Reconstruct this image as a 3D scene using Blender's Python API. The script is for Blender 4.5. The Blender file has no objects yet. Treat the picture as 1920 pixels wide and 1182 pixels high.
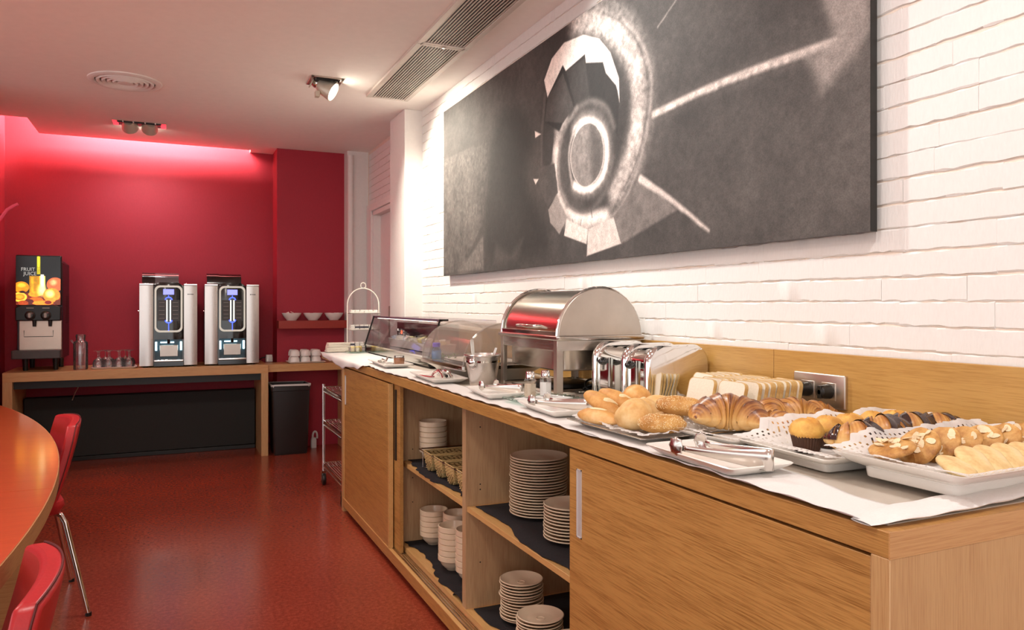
import bpy, bmesh, math, random
import numpy as np
from mathutils import Vector, Matrix, Euler, noise
PI = math.pi
random.seed(7)
S = bpy.context.scene
C = S.collection

# ------------------------------------------------------------------ camera
cam_d = bpy.data.cameras.new('camera')
cam_d.sensor_width = 36.0
cam_d.lens = 1412 / 1920 * 36.0
cam_d.shift_y = -19 / 1920
cam_d.clip_start = 0.05
cam = bpy.data.objects.new('camera', cam_d)
C.objects.link(cam)
cam.location = (0, 0, 1.27)
cam.rotation_euler = (PI / 2, 0, -math.radians(24.4))
S.camera = cam

# ------------------------------------------------------------------ world, lamps, exposure
W = bpy.data.worlds.new('world')
S.world = W
W.use_nodes = True
bgn = W.node_tree.nodes['Background']
bgn.inputs[0].default_value = (0.97, 0.965, 0.965, 1)
bgn.inputs[1].default_value = 1.8

def aim(o, tgt):
    d = Vector(tgt) - o.location
    o.rotation_euler = d.to_track_quat('-Z', 'Y').to_euler()

def spot(name, loc, tgt, power, col=(1, 0.93, 0.82), size=60, blend=0.6, rad=0.04):
    l = bpy.data.lights.new(name, 'SPOT')
    l.energy = power; l.color = col; l.spot_size = math.radians(size); l.spot_blend = blend
    l.shadow_soft_size = rad
    o = bpy.data.objects.new(name, l); C.objects.link(o); o.location = loc; aim(o, tgt)
    return o

def area(name, loc, tgt, power, col=(1, 0.9, 0.78), sx=0.3, sy=None):
    l = bpy.data.lights.new(name, 'AREA')
    l.energy = power; l.color = col
    if sy is None:
        l.shape = 'DISK'; l.size = sx
    else:
        l.shape = 'RECTANGLE'; l.size = sx; l.size_y = sy
    o = bpy.data.objects.new(name, l); C.objects.link(o); o.location = loc; aim(o, tgt)
    return o

ZC = 2.66          # ceiling height
XW = 1.645         # face of the brick wall
WARM = (1, 0.93, 0.85)
spot('ceiling_spot_lamp', (0.91, 4.72, 2.585), (1.6, 4.50, 1.85), 190, (1, 0.94, 0.80), 112, 0.8, 0.025)
spot('ceiling_spot_lamp_near', (0.85, 2.75, 2.60), (1.6, 2.35, 1.9), 80, (0.97, 0.99, 0.95), 100, 0.9, 0.03)
spot('ceiling_spot_lamp_behind', (0.75, 0.45, 2.60), (1.6, 0.9, 1.3), 45, (1, 0.97, 0.93), 105, 0.9, 0.03)
area('ceiling_downlight_lamp', (-0.2, 1.2, 2.62), (-0.2, 1.2, 0), 16, WARM, 0.35)
area('ceiling_downlight_lamp_far', (0.35, 3.4, 2.62), (0.35, 3.4, 0), 16, WARM, 0.35)
area('ceiling_downlight_lamp_table', (-1.6, 3.2, 2.62), (-1.6, 3.2, 0), 22, WARM, 0.35)
area('ceiling_downlight_lamp_behind', (-1.2, -1.4, 2.62), (-1.2, -1.4, 0), 24, WARM, 0.5)
area('cove_tube_lamp', (-0.15, 6.97, 3.18), (-0.15, 7.22, 2.5), 190, (1, 0.84, 0.72), 1.35, 0.10)
spot('twin_lamp_left', (-0.30, 6.53, 2.60), (-0.42, 7.24, 1.6), 15, (1, 0.97, 0.98), 105, 0.9, 0.04)
spot('twin_lamp_right', (-0.12, 6.53, 2.60), (0.0, 7.24, 1.6), 15, (1, 0.97, 0.98), 105, 0.9, 0.04)

vs = S.view_settings
vs.view_transform = 'Standard'; vs.look = 'None'; vs.exposure = 0.0; vs.gamma = 1.0
vs.use_curve_mapping = False

# ------------------------------------------------------------------ mesh helper
class G:
    def __init__(s): s.v = []; s.f = []
    def add(s, v, f):
        b = len(s.v); s.v.extend(tuple(p) for p in v); s.f.extend(tuple(b + i for i in q) for q in f); return s
    def box(s, x0, x1, y0, y1, z0, z1, M=None):
        v = [Vector((x, y, z)) for z in (z0, z1) for y in (y0, y1) for x in (x0, x1)]
        if M is not None: v = [M @ p for p in v]
        return s.add(v, [(0, 2, 3, 1), (4, 5, 7, 6), (0, 1, 5, 4), (2, 6, 7, 3), (0, 4, 6, 2), (1, 3, 7, 5)])
    def prism(s, P, a0, a1, axis='x', M=None):
        n = len(P)
        def mk(p, a):
            if axis == 'x': return Vector((a, p[0], p[1]))
            if axis == 'y': return Vector((p[0], a, p[1]))
            return Vector((p[0], p[1], a))
        v = [mk(p, a0) for p in P] + [mk(p, a1) for p in P]
        if M is not None: v = [M @ p for p in v]
        return s.add(v, [tuple(range(n))[::-1], tuple(range(n, 2 * n))] + [(i, (i + 1) % n, n + (i + 1) % n, n + i) for i in range(n)])
    def loft(s, loops, cap0=True, cap1=True, M=None, closed=True):
        n = len(loops[0]); v = [Vector(p) for l in loops for p in l]
        if M is not None: v = [M @ p for p in v]
        f = []
        for k in range(len(loops) - 1):
            for i in range(n if closed else n - 1):
                j = (i + 1) % n
                f.append((k * n + i, k * n + j, (k + 1) * n + j, (k + 1) * n + i))
        if cap0: f.append(tuple(range(n))[::-1])
        if cap1: f.append(tuple(range((len(loops) - 1) * n, len(loops) * n)))
        return s.add(v, f)
    def lathe(s, prof, n=24, c=(0, 0, 0), M=None, wob=None):
        c = Vector(c); v = []; f = []
        for r, z in prof:
            for i in range(n):
                a = 2 * PI * i / n
                rr = r * (wob(a, z) if wob else 1)
                v.append(c + Vector((rr * math.cos(a), rr * math.sin(a), z)))
        for k in range(len(prof) - 1):
            for i in range(n):
                j = (i + 1) % n
                f.append((k * n + i, k * n + j, (k + 1) * n + j, (k + 1) * n + i))
        if prof[0][0] > 1e-5: f.append(tuple(range(n))[::-1])
        if prof[-1][0] > 1e-5: f.append(tuple(range((len(prof) - 1) * n, len(prof) * n)))
        if M is not None: v = [M @ p for p in v]
        return s.add(v, f)
    def tube(s, pts, r, n=8, closed=False):
        pts = [Vector(p) for p in pts]; m = len(pts); rs = r if isinstance(r, (list, tuple)) else [r] * m
        loops = []; up = None
        for i, p in enumerate(pts):
            a = pts[i - 1] if (i > 0 or closed) else p
            b = pts[(i + 1) % m] if (i < m - 1 or closed) else p
            t = (b - a).normalized()
            if up is None:
                up = Vector((0, 0, 1)) if abs(t.z) < 0.9 else Vector((1, 0, 0))
            e1 = (up - t * up.dot(t)).normalized(); e2 = t.cross(e1); up = e1
            loops.append([p + (e1 * math.cos(2 * PI * k / n) + e2 * math.sin(2 * PI * k / n)) * rs[i] for k in range(n)])
        if closed: loops.append(loops[0])
        return s.loft(loops, not closed, not closed)
    def grid(s, fn, nu, nv, cu=False, cv=False, skip=None):
        v = [fn(i / (nu if cu else nu - 1), j / (nv if cv else nv - 1)) for i in range(nu) for j in range(nv)]
        f = []
        for i in range(nu if cu else nu - 1):
            for j in range(nv if cv else nv - 1):
                if skip and skip(i, j): continue
                a, b = (i + 1) % nu, (j + 1) % nv
                f.append((i * nv + j, a * nv + j, a * nv + b, i * nv + b))
        return s.add(v, f)
    def mesh(s, name, mat, smooth=38):
        me = bpy.data.meshes.new(name)
        me.from_pydata([tuple(p) for p in s.v], [], s.f)
        me.materials.append(mat)
        bm = bmesh.new(); bm.from_mesh(me); bmesh.ops.recalc_face_normals(bm, faces=bm.faces); bm.to_mesh(me); bm.free()
        if smooth:
            me.shade_smooth()
            if smooth < 180: me.set_sharp_from_angle(angle=math.radians(smooth))
        return me
    def obj(s, name, mat, parent=None, smooth=38, bevel=0, seg=2, loc=None, rot=None, solid=0, sub=0):
        o = bpy.data.objects.new(name, s.mesh(name, mat, smooth)); C.objects.link(o)
        if parent is not None: o.parent = parent
        if loc is not None: o.location = loc
        if rot is not None: o.rotation_euler = rot
        if solid:
            m = o.modifiers.new('solid', 'SOLIDIFY'); m.thickness = solid; m.offset = 0
        if bevel:
            m = o.modifiers.new('bevel', 'BEVEL'); m.width = bevel; m.segments = seg; m.limit_method = 'ANGLE'; m.angle_limit = math.radians(40)
        if sub:
            m = o.modifiers.new('sub', 'SUBSURF'); m.levels = sub; m.render_levels = sub
        return o

def rr(hx, hy, r, z, n=4, cx=0, cy=0):
    P = []
    for (sx, sy, a0) in ((1, 1, 0), (-1, 1, PI / 2), (-1, -1, PI), (1, -1, 1.5 * PI)):
        for k in range(n + 1):
            a = a0 + PI / 2 * k / n
            P.append((cx + sx * (hx - r) + r * math.cos(a), cy + sy * (hy - r) + r * math.sin(a), z))
    return P

def thing(name, label, cat, loc=(0, 0, 0), rz=0, group=None):
    o = bpy.data.objects.new(name, None); C.objects.link(o); o.empty_display_size = 0.05
    o.location = loc; o.rotation_euler = (0, 0, rz); o['label'] = label; o['category'] = cat
    if group: o['group'] = group
    return o

def tag(o, label, cat, group=None):
    o['label'] = label; o['category'] = cat
    if group: o['group'] = group
    return o

def struct(o, label=None):
    o['kind'] = 'structure'
    if label: o['label'] = label
    return o

def dup(root, loc, rot=None, label=None, group=None):
    r = root.copy(); C.objects.link(r); r.location = loc
    if rot is not None: r.rotation_euler = rot if isinstance(rot, (tuple, list, Euler)) else (0, 0, rot)
    if label: r['label'] = label
    if group: r['group'] = group
    for ch in list(root.children):
        c = ch.copy(); C.objects.link(c); c.parent = r
        for g in ch.children:
            d = g.copy(); C.objects.link(d); d.parent = c
    return r

def text(body, size, mat, parent, loc, rot, name='lettering', extrude=0.0004, align='CENTER', xs=1.0):
    cu = bpy.data.curves.new(name, 'FONT'); cu.body = body; cu.size = size; cu.extrude = extrude
    cu.align_x = align; cu.align_y = 'CENTER'; cu.resolution_u = 2
    cu.materials.append(mat)
    o = bpy.data.objects.new(name, cu); C.objects.link(o); o.parent = parent; o.location = loc; o.rotation_euler = rot
    bpy.context.view_layer.update()
    me = bpy.data.meshes.new_from_object(o.evaluated_get(bpy.context.evaluated_depsgraph_get()))
    bpy.data.objects.remove(o)
    o = bpy.data.objects.new(name, me); C.objects.link(o); o.parent = parent; o.location = loc; o.rotation_euler = rot
    o.scale = (xs, 1, 1)
    return o

ORD = ['topmost', 'second', 'third', 'fourth', 'fifth', 'sixth', 'seventh', 'eighth', 'ninth', 'tenth', 'eleventh', 'twelfth',
       'thirteenth', 'fourteenth', 'fifteenth', 'sixteenth', 'seventeenth', 'eighteenth', 'nineteenth', 'twentieth',
       'twenty-first', 'twenty-second', 'twenty-third', 'twenty-fourth', 'twenty-fifth']

# ------------------------------------------------------------------ materials
def lin(c):
    if isinstance(c, str):
        c = [int(c[i:i + 2], 16) / 255 for i in (0, 2, 4)]
    return tuple((x / 12.92 if x <= 0.04045 else ((x + 0.055) / 1.055) ** 2.4) for x in c) + (1,)

def nodes(name):
    m = bpy.data.materials.new(name); m.use_nodes = True
    nt = m.node_tree; return m, nt, nt.nodes['Principled BSDF']

def N(nt, t, **k):
    n = nt.nodes.new(t)
    for a, b in k.items():
        if hasattr(n, a) and a != 'inputs': setattr(n, a, b)
    return n

def coords(nt, scale=(1, 1, 1), kind='Object'):
    t = N(nt, 'ShaderNodeTexCoord'); mp = N(nt, 'ShaderNodeMapping'); mp.inputs['Scale'].default_value = scale
    nt.links.new(t.outputs[kind], mp.inputs['Vector']); return mp.outputs[0]

def noise_tex(nt, vec, scale, detail=4, rough=0.55):
    n = N(nt, 'ShaderNodeTexNoise'); n.inputs['Scale'].default_value = scale; n.inputs['Detail'].default_value = detail
    n.inputs['Roughness'].default_value = rough
    nt.links.new(vec, n.inputs['Vector']); return n.outputs['Fac']

def ramp(nt, fac, stops):
    r = N(nt, 'ShaderNodeValToRGB'); e = r.color_ramp.elements
    while len(e) > 1: e.remove(e[-1])
    e[0].position = stops[0][0]; e[0].color = stops[0][1]
    for p, c in stops[1:]:
        x = e.new(p); x.color = c
    nt.links.new(fac, r.inputs[0]); return r.outputs['Color']

def bump(nt, p, h, strength=0.2, dist=0.002):
    b = N(nt, 'ShaderNodeBump'); b.inputs['Strength'].default_value = strength; b.inputs['Distance'].default_value = dist
    nt.links.new(h, b.inputs['Height']); nt.links.new(b.outputs[0], p.inputs['Normal'])

def mat(name, col, rough=0.5, metal=0, var=0.06, vscale=30, bmp=0, coat=0, spec=0.5, sss=0, stretch=(1, 1, 1), rvar=0):
    """Plain procedural surface: slight mottling of colour, optional fine relief."""
    m, nt, p = nodes(name)
    c = lin(col)
    vec = coords(nt, stretch)
    f = noise_tex(nt, vec, vscale)
    a = tuple(min(1, x * (1 + var)) for x in c[:3]) + (1,); b = tuple(x * (1 - var) for x in c[:3]) + (1,)
    nt.links.new(ramp(nt, f, [(0.3, b), (0.7, a)]), p.inputs['Base Color'])
    p.inputs['Roughness'].default_value = rough; p.inputs['Metallic'].default_value = metal
    p.inputs['Specular IOR Level'].default_value = spec
    p.inputs['Coat Weight'].default_value = coat; p.inputs['Coat Roughness'].default_value = 0.08
    if sss:
        p.inputs['Subsurface Weight'].default_value = sss; p.inputs['Subsurface Radius'].default_value = (0.01, 0.006, 0.004)
    if bmp: bump(nt, p, f, bmp, 0.002)
    if rvar:
        mr = N(nt, 'ShaderNodeMapRange'); mr.inputs['To Min'].default_value = rough - rvar; mr.inputs['To Max'].default_value = rough + rvar
        nt.links.new(f, mr.inputs['Value']); nt.links.new(mr.outputs[0], p.inputs['Roughness'])
    return m

def wood(name, c1, c2, axis='y', rough=0.38, fine=90, coat=0.15, fig=1.0):
    m, nt, p = nodes(name)
    s = {'x': (1.2, 22, 22), 'y': (22, 1.2, 22), 'z': (22, 22, 1.2)}[axis]
    s2 = {'x': (3, 130, 130), 'y': (130, 3, 130), 'z': (130, 130, 3)}[axis]
    f1 = noise_tex(nt, coords(nt, s), 1.6, 5, 0.6)
    f2 = noise_tex(nt, coords(nt, s2), 4.0, 3, 0.6)
    mx = N(nt, 'ShaderNodeMath'); mx.operation = 'MULTIPLY_ADD'
    nt.links.new(f2, mx.inputs[0]); mx.inputs[1].default_value = 0.68
    hm = N(nt, 'ShaderNodeMath'); hm.operation = 'MULTIPLY'; hm.inputs[1].default_value = 0.32 * fig
    nt.links.new(f1, hm.inputs[0]); nt.links.new(hm.outputs[0], mx.inputs[2])
    a, b = lin(c1), lin(c2)
    nt.links.new(ramp(nt, mx.outputs[0], [(0.36, b), (0.54, a)]), p.inputs['Base Color'])
    p.inputs['Roughness'].default_value = rough; p.inputs['Coat Weight'].default_value = coat; p.inputs['Coat Roughness'].default_value = 0.25
    bump(nt, p, f2, 0.08, 0.001)
    return m

def metal_brush(name, col, rough=0.28, axis='x', amt=0.08):
    m, nt, p = nodes(name)
    s = {'x': (1, 120, 120), 'y': (120, 1, 120), 'z': (120, 120, 1)}[axis]
    f = noise_tex(nt, coords(nt, s), 4, 3)
    p.inputs['Metallic'].default_value = 1; p.inputs['Base Color'].default_value = lin(col)
    mr = N(nt, 'ShaderNodeMapRange'); mr.inputs['To Min'].default_value = rough - amt; mr.inputs['To Max'].default_value = rough + amt
    nt.links.new(f, mr.inputs['Value']); nt.links.new(mr.outputs[0], p.inputs['Roughness'])
    bump(nt, p, f, 0.03, 0.0005)
    return m

def emis(name, col, strength):
    m, nt, p = nodes(name)
    c = lin(col)
    p.inputs['Base Color'].default_value = (c[0] * .3, c[1] * .3, c[2] * .3, 1)
    p.inputs['Emission Color'].default_value = c; p.inputs['Emission Strength'].default_value = strength
    return m

def glass(name, col=(1, 1, 1), rough=0.02, alpha=0.22, ior=1.45, refl=0.55):
    """Clear thin glass or acrylic: mostly transparent with a glossy Fresnel sheen."""
    m, nt, p = nodes(name)
    nt.nodes.remove(p)
    out = nt.nodes['Material Output']
    tr = N(nt, 'ShaderNodeBsdfTransparent'); tr.inputs[0].default_value = tuple(col) + (1,)
    gl = N(nt, 'ShaderNodeBsdfGlossy'); gl.inputs['Roughness'].default_value = rough
    fr = N(nt, 'ShaderNodeFresnel'); fr.inputs['IOR'].default_value = ior
    ad = N(nt, 'ShaderNodeMath'); ad.operation = 'MULTIPLY_ADD'; ad.inputs[1].default_value = refl; ad.inputs[2].default_value = alpha * 0.12
    nt.links.new(fr.outputs[0], ad.inputs[0])
    ms = N(nt, 'ShaderNodeMixShader')
    nt.links.new(ad.outputs[0], ms.inputs[0]); nt.links.new(tr.outputs[0], ms.inputs[1]); nt.links.new(gl.outputs[0], ms.inputs[2])
    nt.links.new(ms.outputs[0], out.inputs['Surface'])
    return m

M = {}
M['white_paint'] = mat('white_paint', 'ebe5e0', 0.7, 0, 0.02, 40, 0.03)
M['ceiling_paint'] = mat('ceiling_paint', 'fbf5ef', 0.8, 0, 0.015, 20, 0.02)
M['brick'] = mat('brick_paint', 'e9e5e1', 0.55, 0, 0.02, 42, 0.5)
M['mortar'] = mat('mortar_paint', 'e6d6c8', 0.85, 0, 0.06, 60, 0.3)
M['red_wall'] = mat('red_wall_cloth', 'aa2337', 0.62, 0, 0.05, 160, 0.12, stretch=(1, 1, 0.3))
M['red_shelf'] = mat('red_shelf_lacquer', '9c3023', 0.42, 0, 0.03, 30)
M['oak_y'] = wood('oak_along', 'c29050', '9a6a34', 'y')
M['oak_x'] = wood('oak_across', 'cf9f68', 'bd8852', 'x')
M['oak_z'] = wood('oak_upright', 'cba26f', 'b98c5b', 'z')
M['oak_in'] = wood('oak_inside_upright', 'c3a078', 'ad8760', 'z', 0.5)
M['oak_bs'] = wood('oak_backsplash', 'bf9350', 'a97b3c', 'y')
M['oak_edge'] = wood('oak_edge_strip', 'd9ac6e', 'c8965a', 'y')
M['inlay'] = mat('worktop_laminate', 'c9bfb2', 0.35, 0, 0.04, 12)
M['dark'] = mat('black_plastic', '15130f', 0.4, 0, 0.1, 40)
M['dark_cloth'] = mat('black_upholstery', '22211e', 0.7, 0, 0.1, 90, 0.1)
M['bin'] = mat('bin_plastic', '241f1d', 0.38, 0, 0.06, 50, 0.03)
M['navy'] = mat('navy_felt', '1c191c', 0.95, 0, 0.2, 160, 0.5)
M['chrome'] = mat('chrome', 'e6e4e0', 0.07, 1, 0.02, 10, 0, rvar=0.02)
M['steel'] = metal_brush('brushed_steel', 'cfc8c0', 0.25, 'y')
M['steel_x'] = metal_brush('brushed_steel_across', 'd8cfc4', 0.3, 'x')
M['steel_z'] = metal_brush('brushed_steel_upright', 'd6d0cb', 0.3, 'x')
M['steel_flat'] = mat('satin_steel', 'cdc3b8', 0.34, 1, 0.05, 14, 0.02)
M['aluminium'] = mat('aluminium_pull', 'd2cdca', 0.35, 0.25, 0.03, 20)
M['silver'] = mat('silver_tray_metal', 'd8d2cb', 0.22, 1, 0.03, 20)
M['porcelain'] = mat('porcelain', 'efe9e1', 0.16, 0, 0.015, 12, 0, coat=0.4)
M['cream_china'] = mat('cream_china', 'ead6ba', 0.22, 0, 0.02, 12, 0, coat=0.3)
def thin_white(name, col, tr=.4):
    m, nt, p = nodes(name); out = nt.nodes['Material Output']
    p.inputs['Base Color'].default_value = lin(col); p.inputs['Roughness'].default_value = .85
    t_ = N(nt, 'ShaderNodeBsdfTranslucent'); t_.inputs[0].default_value = lin(col)
    bump(nt, p, noise_tex(nt, coords(nt), 120), .08, .001)
    mx = N(nt, 'ShaderNodeMixShader'); mx.inputs[0].default_value = tr
    nt.links.new(p.outputs[0], mx.inputs[1]); nt.links.new(t_.outputs[0], mx.inputs[2]); nt.links.new(mx.outputs[0], out.inputs['Surface'])
    return m
M['paper'] = thin_white('doily_paper', 'faf8f6', .45)
M['cloth'] = mat('white_table_linen', 'e8e5e2', 0.9, 0, 0.025, 260, 0.35)
M['glass'] = glass('clear_glass', (0.985, 0.99, 0.99), 0.03, 0.6, 1.5, 1.1)
M['glass_green'] = glass('green_edged_glass', (0.80, 0.90, 0.86), 0.02, 0.35)
M['acrylic'] = glass('clear_acrylic', (0.90, 0.88, 0.86), 0.10, 0.5, 1.45, .38)
def hazy(m, amount, col):
    nt = m.node_tree; out = nt.nodes['Material Output']; sh = out.inputs['Surface'].links[0].from_socket
    d = N(nt, 'ShaderNodeBsdfDiffuse'); d.inputs[0].default_value = lin(col)
    tl = N(nt, 'ShaderNodeBsdfTranslucent'); tl.inputs[0].default_value = lin(col)
    a = N(nt, 'ShaderNodeMixShader'); a.inputs[0].default_value = .5
    nt.links.new(d.outputs[0], a.inputs[1]); nt.links.new(tl.outputs[0], a.inputs[2])
    mx = N(nt, 'ShaderNodeMixShader'); mx.inputs[0].default_value = amount
    nt.links.new(sh, mx.inputs[1]); nt.links.new(a.outputs[0], mx.inputs[2]); nt.links.new(mx.outputs[0], out.inputs['Surface'])
hazy(M['acrylic'], .16, 'efe4dc')
hazy(M['glass'], .05, 'f4f4f4')
M['smoked'] = glass('fridge_glass', (0.88, 0.86, 0.87), 0.03, 0.2, 1.4, .16)
M['shaker_glass'] = glass('shaker_glass', (0.99, 0.99, 0.99), 0.03, 0.2, 1.45, .35)
M['water'] = glass('water', (0.93, 0.95, 0.96), 0.01, 0.3, 1.33)
M['red_leather'] = mat('red_leather', 'b8262b', 0.36, 0, 0.05, 120, 0.15)
M['bread'] = None
# ------------------------------------------------------------------ the room
def floor_material():
    m, nt, p = nodes('red_linoleum')
    v = coords(nt)
    f1 = noise_tex(nt, v, 330, 3, 0.75); f2 = noise_tex(nt, v, 1.1, 2, 0.5); f3 = noise_tex(nt, v, 60, 4, 0.7)
    mx = N(nt, 'ShaderNodeMath'); mx.operation = 'MULTIPLY_ADD'; mx.inputs[1].default_value = 0.5
    hm = N(nt, 'ShaderNodeMath'); hm.operation = 'MULTIPLY_ADD'; hm.inputs[1].default_value = 0.12
    h2 = N(nt, 'ShaderNodeMath'); h2.operation = 'MULTIPLY'; h2.inputs[1].default_value = 0.38
    nt.links.new(f3, h2.inputs[0]); nt.links.new(f2, hm.inputs[0]); nt.links.new(h2.outputs[0], hm.inputs[2])
    nt.links.new(f1, mx.inputs[0]); nt.links.new(hm.outputs[0], mx.inputs[2])
    nt.links.new(ramp(nt, mx.outputs[0], [(0.38, lin('6c281a')), (0.5, lin('8f3c28')), (0.60, lin('a54f38')), (0.70, lin('c27863'))]), p.inputs['Base Color'])
    mr = N(nt, 'ShaderNodeMapRange'); mr.inputs['To Min'].default_value = 0.20; mr.inputs['To Max'].default_value = 0.27
    nt.links.new(f2, mr.inputs['Value']); nt.links.new(mr.outputs[0], p.inputs['Roughness'])
    bump(nt, p, f1, 0.012, 0.0003)
    return m
M['floor'] = floor_material()
struct(G().box(-6, 2.2, -4, 7.4, -0.1, 0).obj('floor', M['floor'], smooth=0))
cl = struct(G().box(-6, XW + .15, -4, 6.57, ZC, ZC + .12).box(-0.967, 0.659, 6.57, 7.13, ZC, ZC + .12).box(0.659, XW + .15, 6.57, 7.40, ZC, ZC + .12).obj('ceiling', M['ceiling_paint'], smooth=0))
struct(G().box(-2.2, XW + .15, 6.2, 7.4, 3.36, 3.44).obj('upper_slab', M['ceiling_paint'], cl, smooth=0))
struct(G().box(-1.30, 0.865, 7.24, 7.36, 0, 3.36).obj('wall_back', M['red_wall'], smooth=0), 'long dark red wall behind the coffee machines')
struct(G().box(0.861, 1.455, 6.94, 7.36, 0, ZC + .01).box(0.861, 0.93, 6.94, 7.36, ZC, 3.36).obj('wall_back_right', M['red_wall'], smooth=0), 'dark red wall carrying the small red shelf')
struct(G().box(-1.34, -1.22, 5.6, 7.36, 0, 3.36).obj('wall_left', M['red_wall'], smooth=0), 'dark red side wall beside the juice dispenser')
struct(G().box(-6, -1.34, 5.6, 5.72, 0, ZC).obj('wall_left_return', M['red_wall'], smooth=0))
# white plastered corner beyond the counter
struct(G().box(1.455, XW + .15, 6.80, 7.3, 0, ZC).obj('wall_corner', M['white_paint'], smooth=0))
struct(G().tube([(1.478, 6.785, 0), (1.478, 6.785, 2.62)], 0.026, 12).obj('trim_1', M['white_paint']))
struct(G().box(1.51, XW + .02, 5.17, 5.56, 0, ZC).obj('pillar', M['white_paint'], smooth=0, bevel=0.006))
# right wall: backing with mortar tone, bricks laid in front of it
wr = struct(G().box(XW, XW + .15, -4, 5.56, 0, ZC + .0).box(XW, XW + .15, 5.56, 5.72, 0, ZC).box(XW, XW + .15, 6.58, 7.3, 0, ZC).box(XW, XW + .15, 5.72, 6.58, 2.09, ZC).obj('wall_right', M['mortar'], smooth=0))
def brick_mesh(seed):
    """One painted brick of unit length along y, 54 mm tall, uneven edges; the back is left open."""
    rnd = random.Random(seed); nu = 12
    def row(z, x, amp):
        return [(x + rnd.uniform(-.0005, .0005), i / (nu - 1), z + rnd.uniform(-amp, amp)) for i in range(nu)]
    h = 0.0284
    rows = [row(-h - .001, .012, .0006), row(-h, -.0018, .0022), row(-h + .0026, -.0044, .0024), row(h - .0026, -.0044, .0024), row(h, -.0018, .0022), row(h + .001, .012, .0006)]
    g = G(); v = [p for r_ in rows for p in r_]; f = []
    for k in range(5):
        for i in range(nu - 1):
            f.append((k * nu + i, k * nu + i + 1, (k + 1) * nu + i + 1, (k + 1) * nu + i))
    e0 = [k * nu for k in range(6)]; e1 = [k * nu + nu - 1 for k in range(6)]
    f.append(tuple(e0)); f.append(tuple(e1[::-1]))
    g.add(v, f)
    me = g.mesh('brick', M['brick'], 24)
    for i in (1, 2, 3, 4):
        for e in (0, nu - 1):
            vv = me.vertices[i * nu + e]
            if i in (2, 3): vv.co.x += .0002
    return me
bricks = [brick_mesh(k) for k in range(9)]
course = 0.0603
rng = random.Random(3)
far_stuff = G(); count = 0
def painting_hides(y0, y1, z):
    return y0 > 1.52 and y1 < 4.52 and 1.52 < z < 2.47
for k in range(26):
    z = 1.128 + k * course
    if z > ZC - .02: z = ZC - 0.022
    y = -0.1 - rng.random() * 0.25 if k % 2 else 0.02 - rng.random() * 0.2
    while y < 5.17:
        L = rng.choice([0.235, 0.245, 0.25, 0.26, 0.225])
        if y + L > 5.10: L = 5.172 - y
        me = bricks[rng.randrange(9)]
        dz = rng.uniform(-.0022, .0022); dx = rng.uniform(-.0008, .0008)
        s = L - rng.choice([-.001, -.0005, .0, .0003, .0012])
        hide = painting_hides(y, y + L, z) or y + L < 0.34
        if hide or count >= 299:
            far_stuff.add([(XW + v.co.x + dx, y + v.co.y * s, z + dz + v.co.z) for v in me.vertices], [tuple(p.vertices) for p in me.polygons])
        else:
            o = bpy.data.objects.new('brick', me); C.objects.link(o); o.parent = wr
            o.location = (XW + dx, y, z + dz); o.scale = (1, s, 1); count += 1
        y += L
# bricks over the far door and beyond the pillar, too small to pick apart
for k in range(11):
    z = 2.06 + k * course
    if z > ZC: break
    y = 5.56 + (0.1 if k % 2 else 0)
    while y < 6.74:
        L = min(0.245, 6.76 - y); me = bricks[rng.randrange(9)]
        if z > 2.13 + 0.03 or y > 6.66:
            far_stuff.add([(XW + v.co.x, y + v.co.y * (L - .003), z + v.co.z) for v in me.vertices], [tuple(p.vertices) for p in me.polygons])
        y += L
fs = far_stuff.obj('brickwork', M['brick'], wr, smooth=24); fs['kind'] = 'stuff'
# door behind the pillar
d1 = struct(G().box(XW + .05, XW + .09, 5.74, 6.56, 0, 2.06).obj('door_1', M['white_paint'], smooth=0), 'white door in the far corner behind the pillar')
f = G()
f.prism([(6.58, 0), (6.79, 0), (6.79, 2.17), (5.60, 2.17), (5.60, 2.10), (6.58, 2.10)], XW - .020, XW + .002)
f.prism([(6.58, 0), (6.70, 0), (6.70, 2.13), (5.60, 2.13), (5.60, 2.10), (6.58, 2.10)], XW - .032, XW - .018)
f.box(XW - .015, XW + .10, 6.555, 6.60, 0, 2.10).box(XW - .015, XW + .10, 5.60, 6.60, 2.06, 2.10)
struct(f.obj('door_frame', M['white_paint'], d1, smooth=0, bevel=0.004))
struct(G().box(XW + .035, XW + .052, 6.18, 6.24, 1.00, 1.26).obj('handle_plate', M['steel_flat'], d1, bevel=0.003))

# ------------------------------------------------------------------ ceiling fittings
t = thing('air_diffuser', 'round white air diffuser with concentric rings in the ceiling', 'vent', (-0.255, 5.25, ZC))
R = 0.208
G().lathe([(R, 0), (R, -.006), (R - .02, -.014), (R - .035, -.012), (R - .04, 0)], 48).obj('rim', M['white_paint'], t)
G().lathe([(R - .035, -.0015), (0.0, -.0015)], 40).obj('throat', M['dark'], t)
for k, r in enumerate([0.158, 0.128, 0.098, 0.070]):
    G().lathe([(r + .006, -.003), (r, -.016 - .001 * k), (r - .014, -.011), (r - .019, -.002), (r - .012, -.002), (r - .004, -.010), (r + .004, -.003)], 40).obj('ring', M['white_paint'], t)
G().lathe([(0.045, -.004), (0.043, -.016), (0, -.017)], 28).obj('centre_disc', M['white_paint'], t)

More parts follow.
